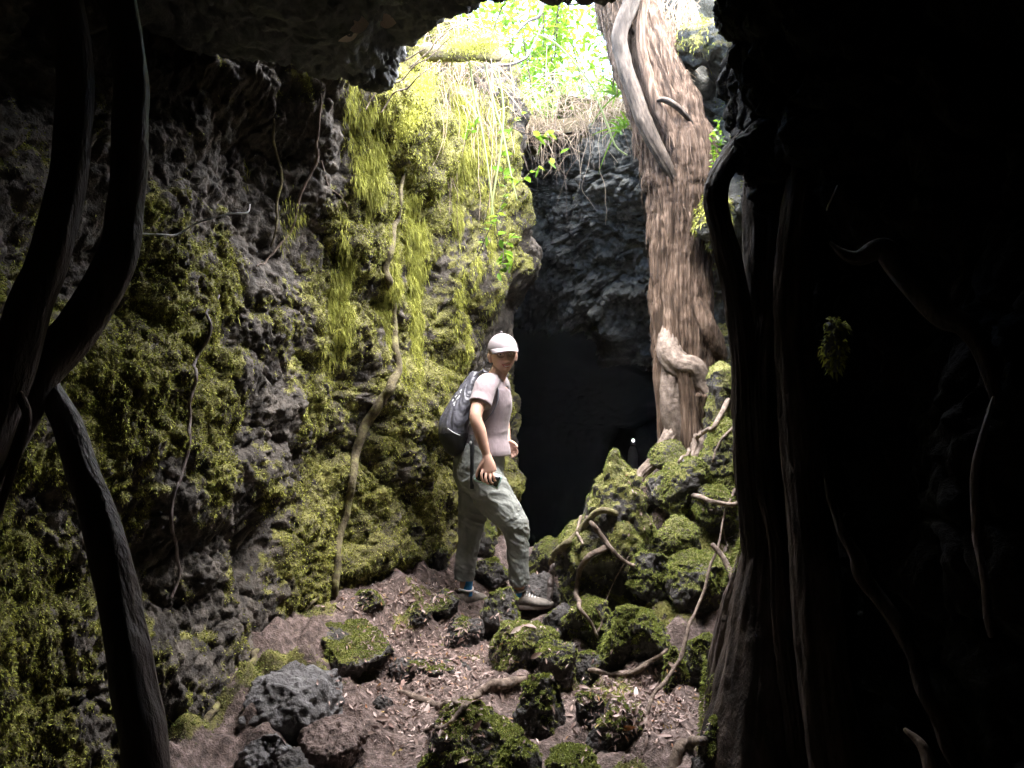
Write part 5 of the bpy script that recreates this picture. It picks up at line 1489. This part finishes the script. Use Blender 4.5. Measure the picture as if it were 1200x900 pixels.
# --- socks and shoes
def shoe(ank, d, name_seed, lift=0.0):
    d = np.array(d, float); d /= np.linalg.norm(d)
    up = np.array([0, 0, 1.0]); up = up - d * (d @ up); up /= np.linalg.norm(up)
    sd = np.cross(up, d)
    hz = .085
    o_ = ank - up * hz
    def T(p):
        return o_ + d * p[0] + sd * p[1] + up * p[2]
    up_ = []
    prof = [(-.062, .020, .030, .045), (-.055, .029, .040, .05), (-.02, .034, .048, .055), (.03, .037, .042, .052), (.08, .043, .032, .04), (.125, .046, .026, .033), (.165, .040, .021, .028), (.190, .022, .014, .022)]
    V, Fs = tube([T((p[0], 0, p[3])) for p in prof], [(p[2], p[1]) for p in prof], n=40, seg=26, ref=up, round_cap=True)
    V2, Fs2 = tube([T((-.012, 0, .05)), T((-.008, 0, .085)), T((-.006, 0, .103))], [(.046, .034), (.044, .034), (.044, .035)], n=14, seg=26, ref=d)
    Vs, Fss = remesh([(V, Fs), (V2, Fs2)], .004, 3)
    root_ = mk('shoe', Vs, Fss, M['shoe'], person)
    out = []
    for t in np.linspace(0, 2 * np.pi, 40, endpoint=False):
        c_, s_ = math.cos(t), math.sin(t)
        xx = .064 + .135 * c_
        ww = (.036 + .012 * c_) * math.copysign(abs(s_) ** .8, s_)
        out.append((xx, ww))
    SV, n_ = [], len(out)
    for hh, k in ((.0, .97), (.006, 1.02), (.022, 1.04), (.028, .98)):
        for p in out:
            toe = .012 * max(0, (p[0] - .12) / .08) ** 2
            SV.append(T((.064 + (p[0] - .064) * k, p[1] * k, hh + toe)))
    SV += [T((.064, 0, 0)), T((.064, 0, .028))]
    SV = np.array(SV)
    i = np.arange(4 * n_).reshape(4, n_); jn = np.roll(i, -1, 1)
    mk('sole', SV, [np.stack([i[:-1].ravel(), jn[:-1].ravel(), jn[1:].ravel(), i[1:].ravel()], 1), np.concatenate([np.stack([np.full(n_, 4 * n_), jn[0], i[0]], 1), np.stack([np.full(n_, 4 * n_ + 1), i[3], jn[3]], 1)])], M['sole'], root_)
    ring = [T((-.006 + .047 * math.cos(t), .037 * math.sin(t), .103 + .012 * math.cos(t) ** 2)) for t in np.linspace(0, 2 * np.pi, 25)]
    V, Fs = tube(ring, [.0065] * 25, n=40, seg=8); mk('collar', V, Fs, M['collar'], root_)
    lc = []
    for k in range(5):
        x_ = .045 + .016 * k
        zt_ = .093 - .0085 * k
        lc.append(tube([T((x_, -.026, zt_ - .012)), T((x_ + .003, 0, zt_ + .003)), T((x_, .026, zt_ - .012))], [.0026] * 3, n=10, seg=6))
    V, Fs = join(lc); mk('laces', V, Fs, M['collar'], root_)
    V, Fs = tube([T((-.004, 0, .07)), T((-.002, 0, .11)), T((0, 0, .15)), T((0, 0, .18))], [.037, .035, .036, .037], n=20, seg=22)
    mk('sock', V, Fs, M['sock'], person)
shoe(ankR + np.array([.0, 0, -.002]), (.97, -.12, .03), 1)
shoe(ankL + np.array([.012, 0, -.012]), (.62, .78, .0), 2)

# --- phone in the right hand
pc_ = J(573.5, 554.5, -.252)
pa = np.array([.94, .0, -.34]); pb = np.array([.34, .0, .94])
pn = np.array([0, -1.0, 0])
phone = empty('phone', pc_, 'black phone in a pale mint case held low in the hand', 'phone')
def slab(c, hx, hz, hy_, r=.012):
    o2 = []
    for cx, cz, a0 in ((hx - r, hz - r, 0), (-hx + r, hz - r, 90), (-hx + r, -hz + r, 180), (hx - r, -hz + r, 270)):
        for t in np.linspace(0, 90, 7):
            o2.append((cx + r * math.cos(math.radians(a0 + t)), cz + r * math.sin(math.radians(a0 + t))))
    n_ = len(o2)
    V = np.array([c + pa * p[0] + pb * p[1] + pn * s for s in (-hy_, hy_) for p in o2] )
    i = np.arange(n_); jn = np.roll(i, -1)
    V = np.concatenate([V, [c - pn * hy_], [c + pn * hy_]])
    return V, [np.stack([i, jn, jn + n_, i + n_], 1), np.concatenate([np.stack([jn, i, np.full(n_, 2 * n_)], 1), np.stack([i + n_, jn + n_, np.full(n_, 2 * n_ + 1)], 1)])]
V, Fs = slab(pc_, .074, .040, .0045); mk('case', V, Fs, M['phone_case'], phone)
V, Fs = slab(pc_ + pn * .0035, .066, .031, .002, .009); mk('screen', V, Fs, M['phone_glass'], phone)

# --- the daypack
bag = empty('backpack', J(538, 520, -.02), 'dark grey drawstring daypack on the hiker back with pale print', 'backpack')
bp = [(560, 439, .012, .03), (556, 447, .026, .06), (549, 463, .045, .10), (541, 483, .066, .13), (536, 500, .082, .145), (535.5, 513, .082, .145), (537, 522, .062, .13)]
bpts = [J(p[0], p[1], -.015) - FD * .02 for p in bp]
V, Fs = tube(bpts, [(p[2], p[3]) for p in bp], n=90, seg=70, ref=FD, round_cap=True)
V, Fs = remesh([(V, Fs)], .005, 2)
N = vert_normals(V, Fs)
rel = (V - J(540, 480)) @ RD
zz = V[:, 2]
tz = (zz - J(0, 523)[2]) / (J(0, 438)[2] - J(0, 523)[2])
fold = fbm(np.stack([rel * 26 / (1.15 - np.clip(tz, 0, .9)), zz * 2.2, V[:, 0] * 6], 1), 3, 51, .5, ridged=True)
V = V + N * (fold * .015 * sstep(.1, .4, tz))[:, None]
V = wrinkle(V, Fs, .003, 20, 55)
low = zz < J(0, 507)[2] + .03 * (rel * 2)
mk('pouch', V, [f[~low[f].all(1)] for f in Fs], M['bag'], bag)
mk('base_panel', V, [f[low[f].all(1)] for f in Fs], M['bagdark'], bag)
bv = BVHTree.FromPolygons([tuple(v) for v in V.tolist()], [tuple(f) for a in Fs for f in a.tolist()])
def on_bag(px, py):
    d = Vector((float((px - 600) / F), 1.0, float((450 - py) / F))).normalized()
    h = bv.ray_cast(Vector((0, 0, CZ)), d)
    return None if h[0] is None else np.array(h[0] + h[1] * .003)
# the pale unreadable print: small strokes in two lines climbing the pouch
pr = []
for (x0, y0), (x1, y1) in (((531, 474), (534, 471)), ((534, 472), (536, 467)), ((536, 468), (539, 464)), ((537, 462), (540, 460)), ((533, 466), (536, 463)), ((530, 471), (532, 468)), ((539, 459), (541, 457)), ((532, 476), (533, 473)), ((535, 469), (538, 466))):
    a, b = on_bag(x0, y0), on_bag(x1, y1)
    if a is not None and b is not None:
        pr.append(tube([a, (a + b) / 2, b], [.0028] * 3, n=6, seg=5))
if pr:
    V, Fs = join(pr); mk('print', V, Fs, M['white_print'], bag)
zp_ = [on_bag(x, y) for x, y in ((525, 502), (529, 505), (534, 508), (539, 510))]
zp_ = [p for p in zp_ if p is not None]
if len(zp_) > 2:
    V, Fs = tube(zp_, [.0022] * len(zp_), n=20, seg=6); mk('piping', V, Fs, M['white_print'], bag)
sw = np.array([.004, .017])
V, Fs = tube([J(557, 441, -.11), J(563, 436.5, -.115), J(570, 436, -.115), J(578, 442, -.12), J(584, 455, -.155), J(584, 468, -.175), J(579, 480, -.178), J(570, 491, -.17), J(556, 503, -.14)], [sw] * 9, n=90, seg=10, ref=RD * .3 + np.array([0, 0, 1]) * .0 + FD * .95)
mk('shoulder_strap', V, Fs, M['bag'], bag)
V, Fs = tube([J(570, 438.5, .09), J(577, 437, .09), J(584, 444, .10), J(589, 458, .13), J(588, 475, .15), J(578, 495, .16), J(556, 505, .13)], [sw] * 7, n=70, seg=10, ref=FD)
mk('shoulder_strap', V, Fs, M['bag'], bag)
V, Fs = tube([J(554, 508, -.15), J(555, 520, -.185), J(555, 545, -.19), J(555, 568, -.185)], [(.003, .011)] * 4, n=40, seg=8, ref=(0, 1, 0))
mk('dangling_strap', V, Fs, M['black'], bag)
V, Fs = sphere(J(553.5, 516, -.19), (.008, .008, .012), 14, 10); mk('buckle', V, Fs, M['white_print'], bag)
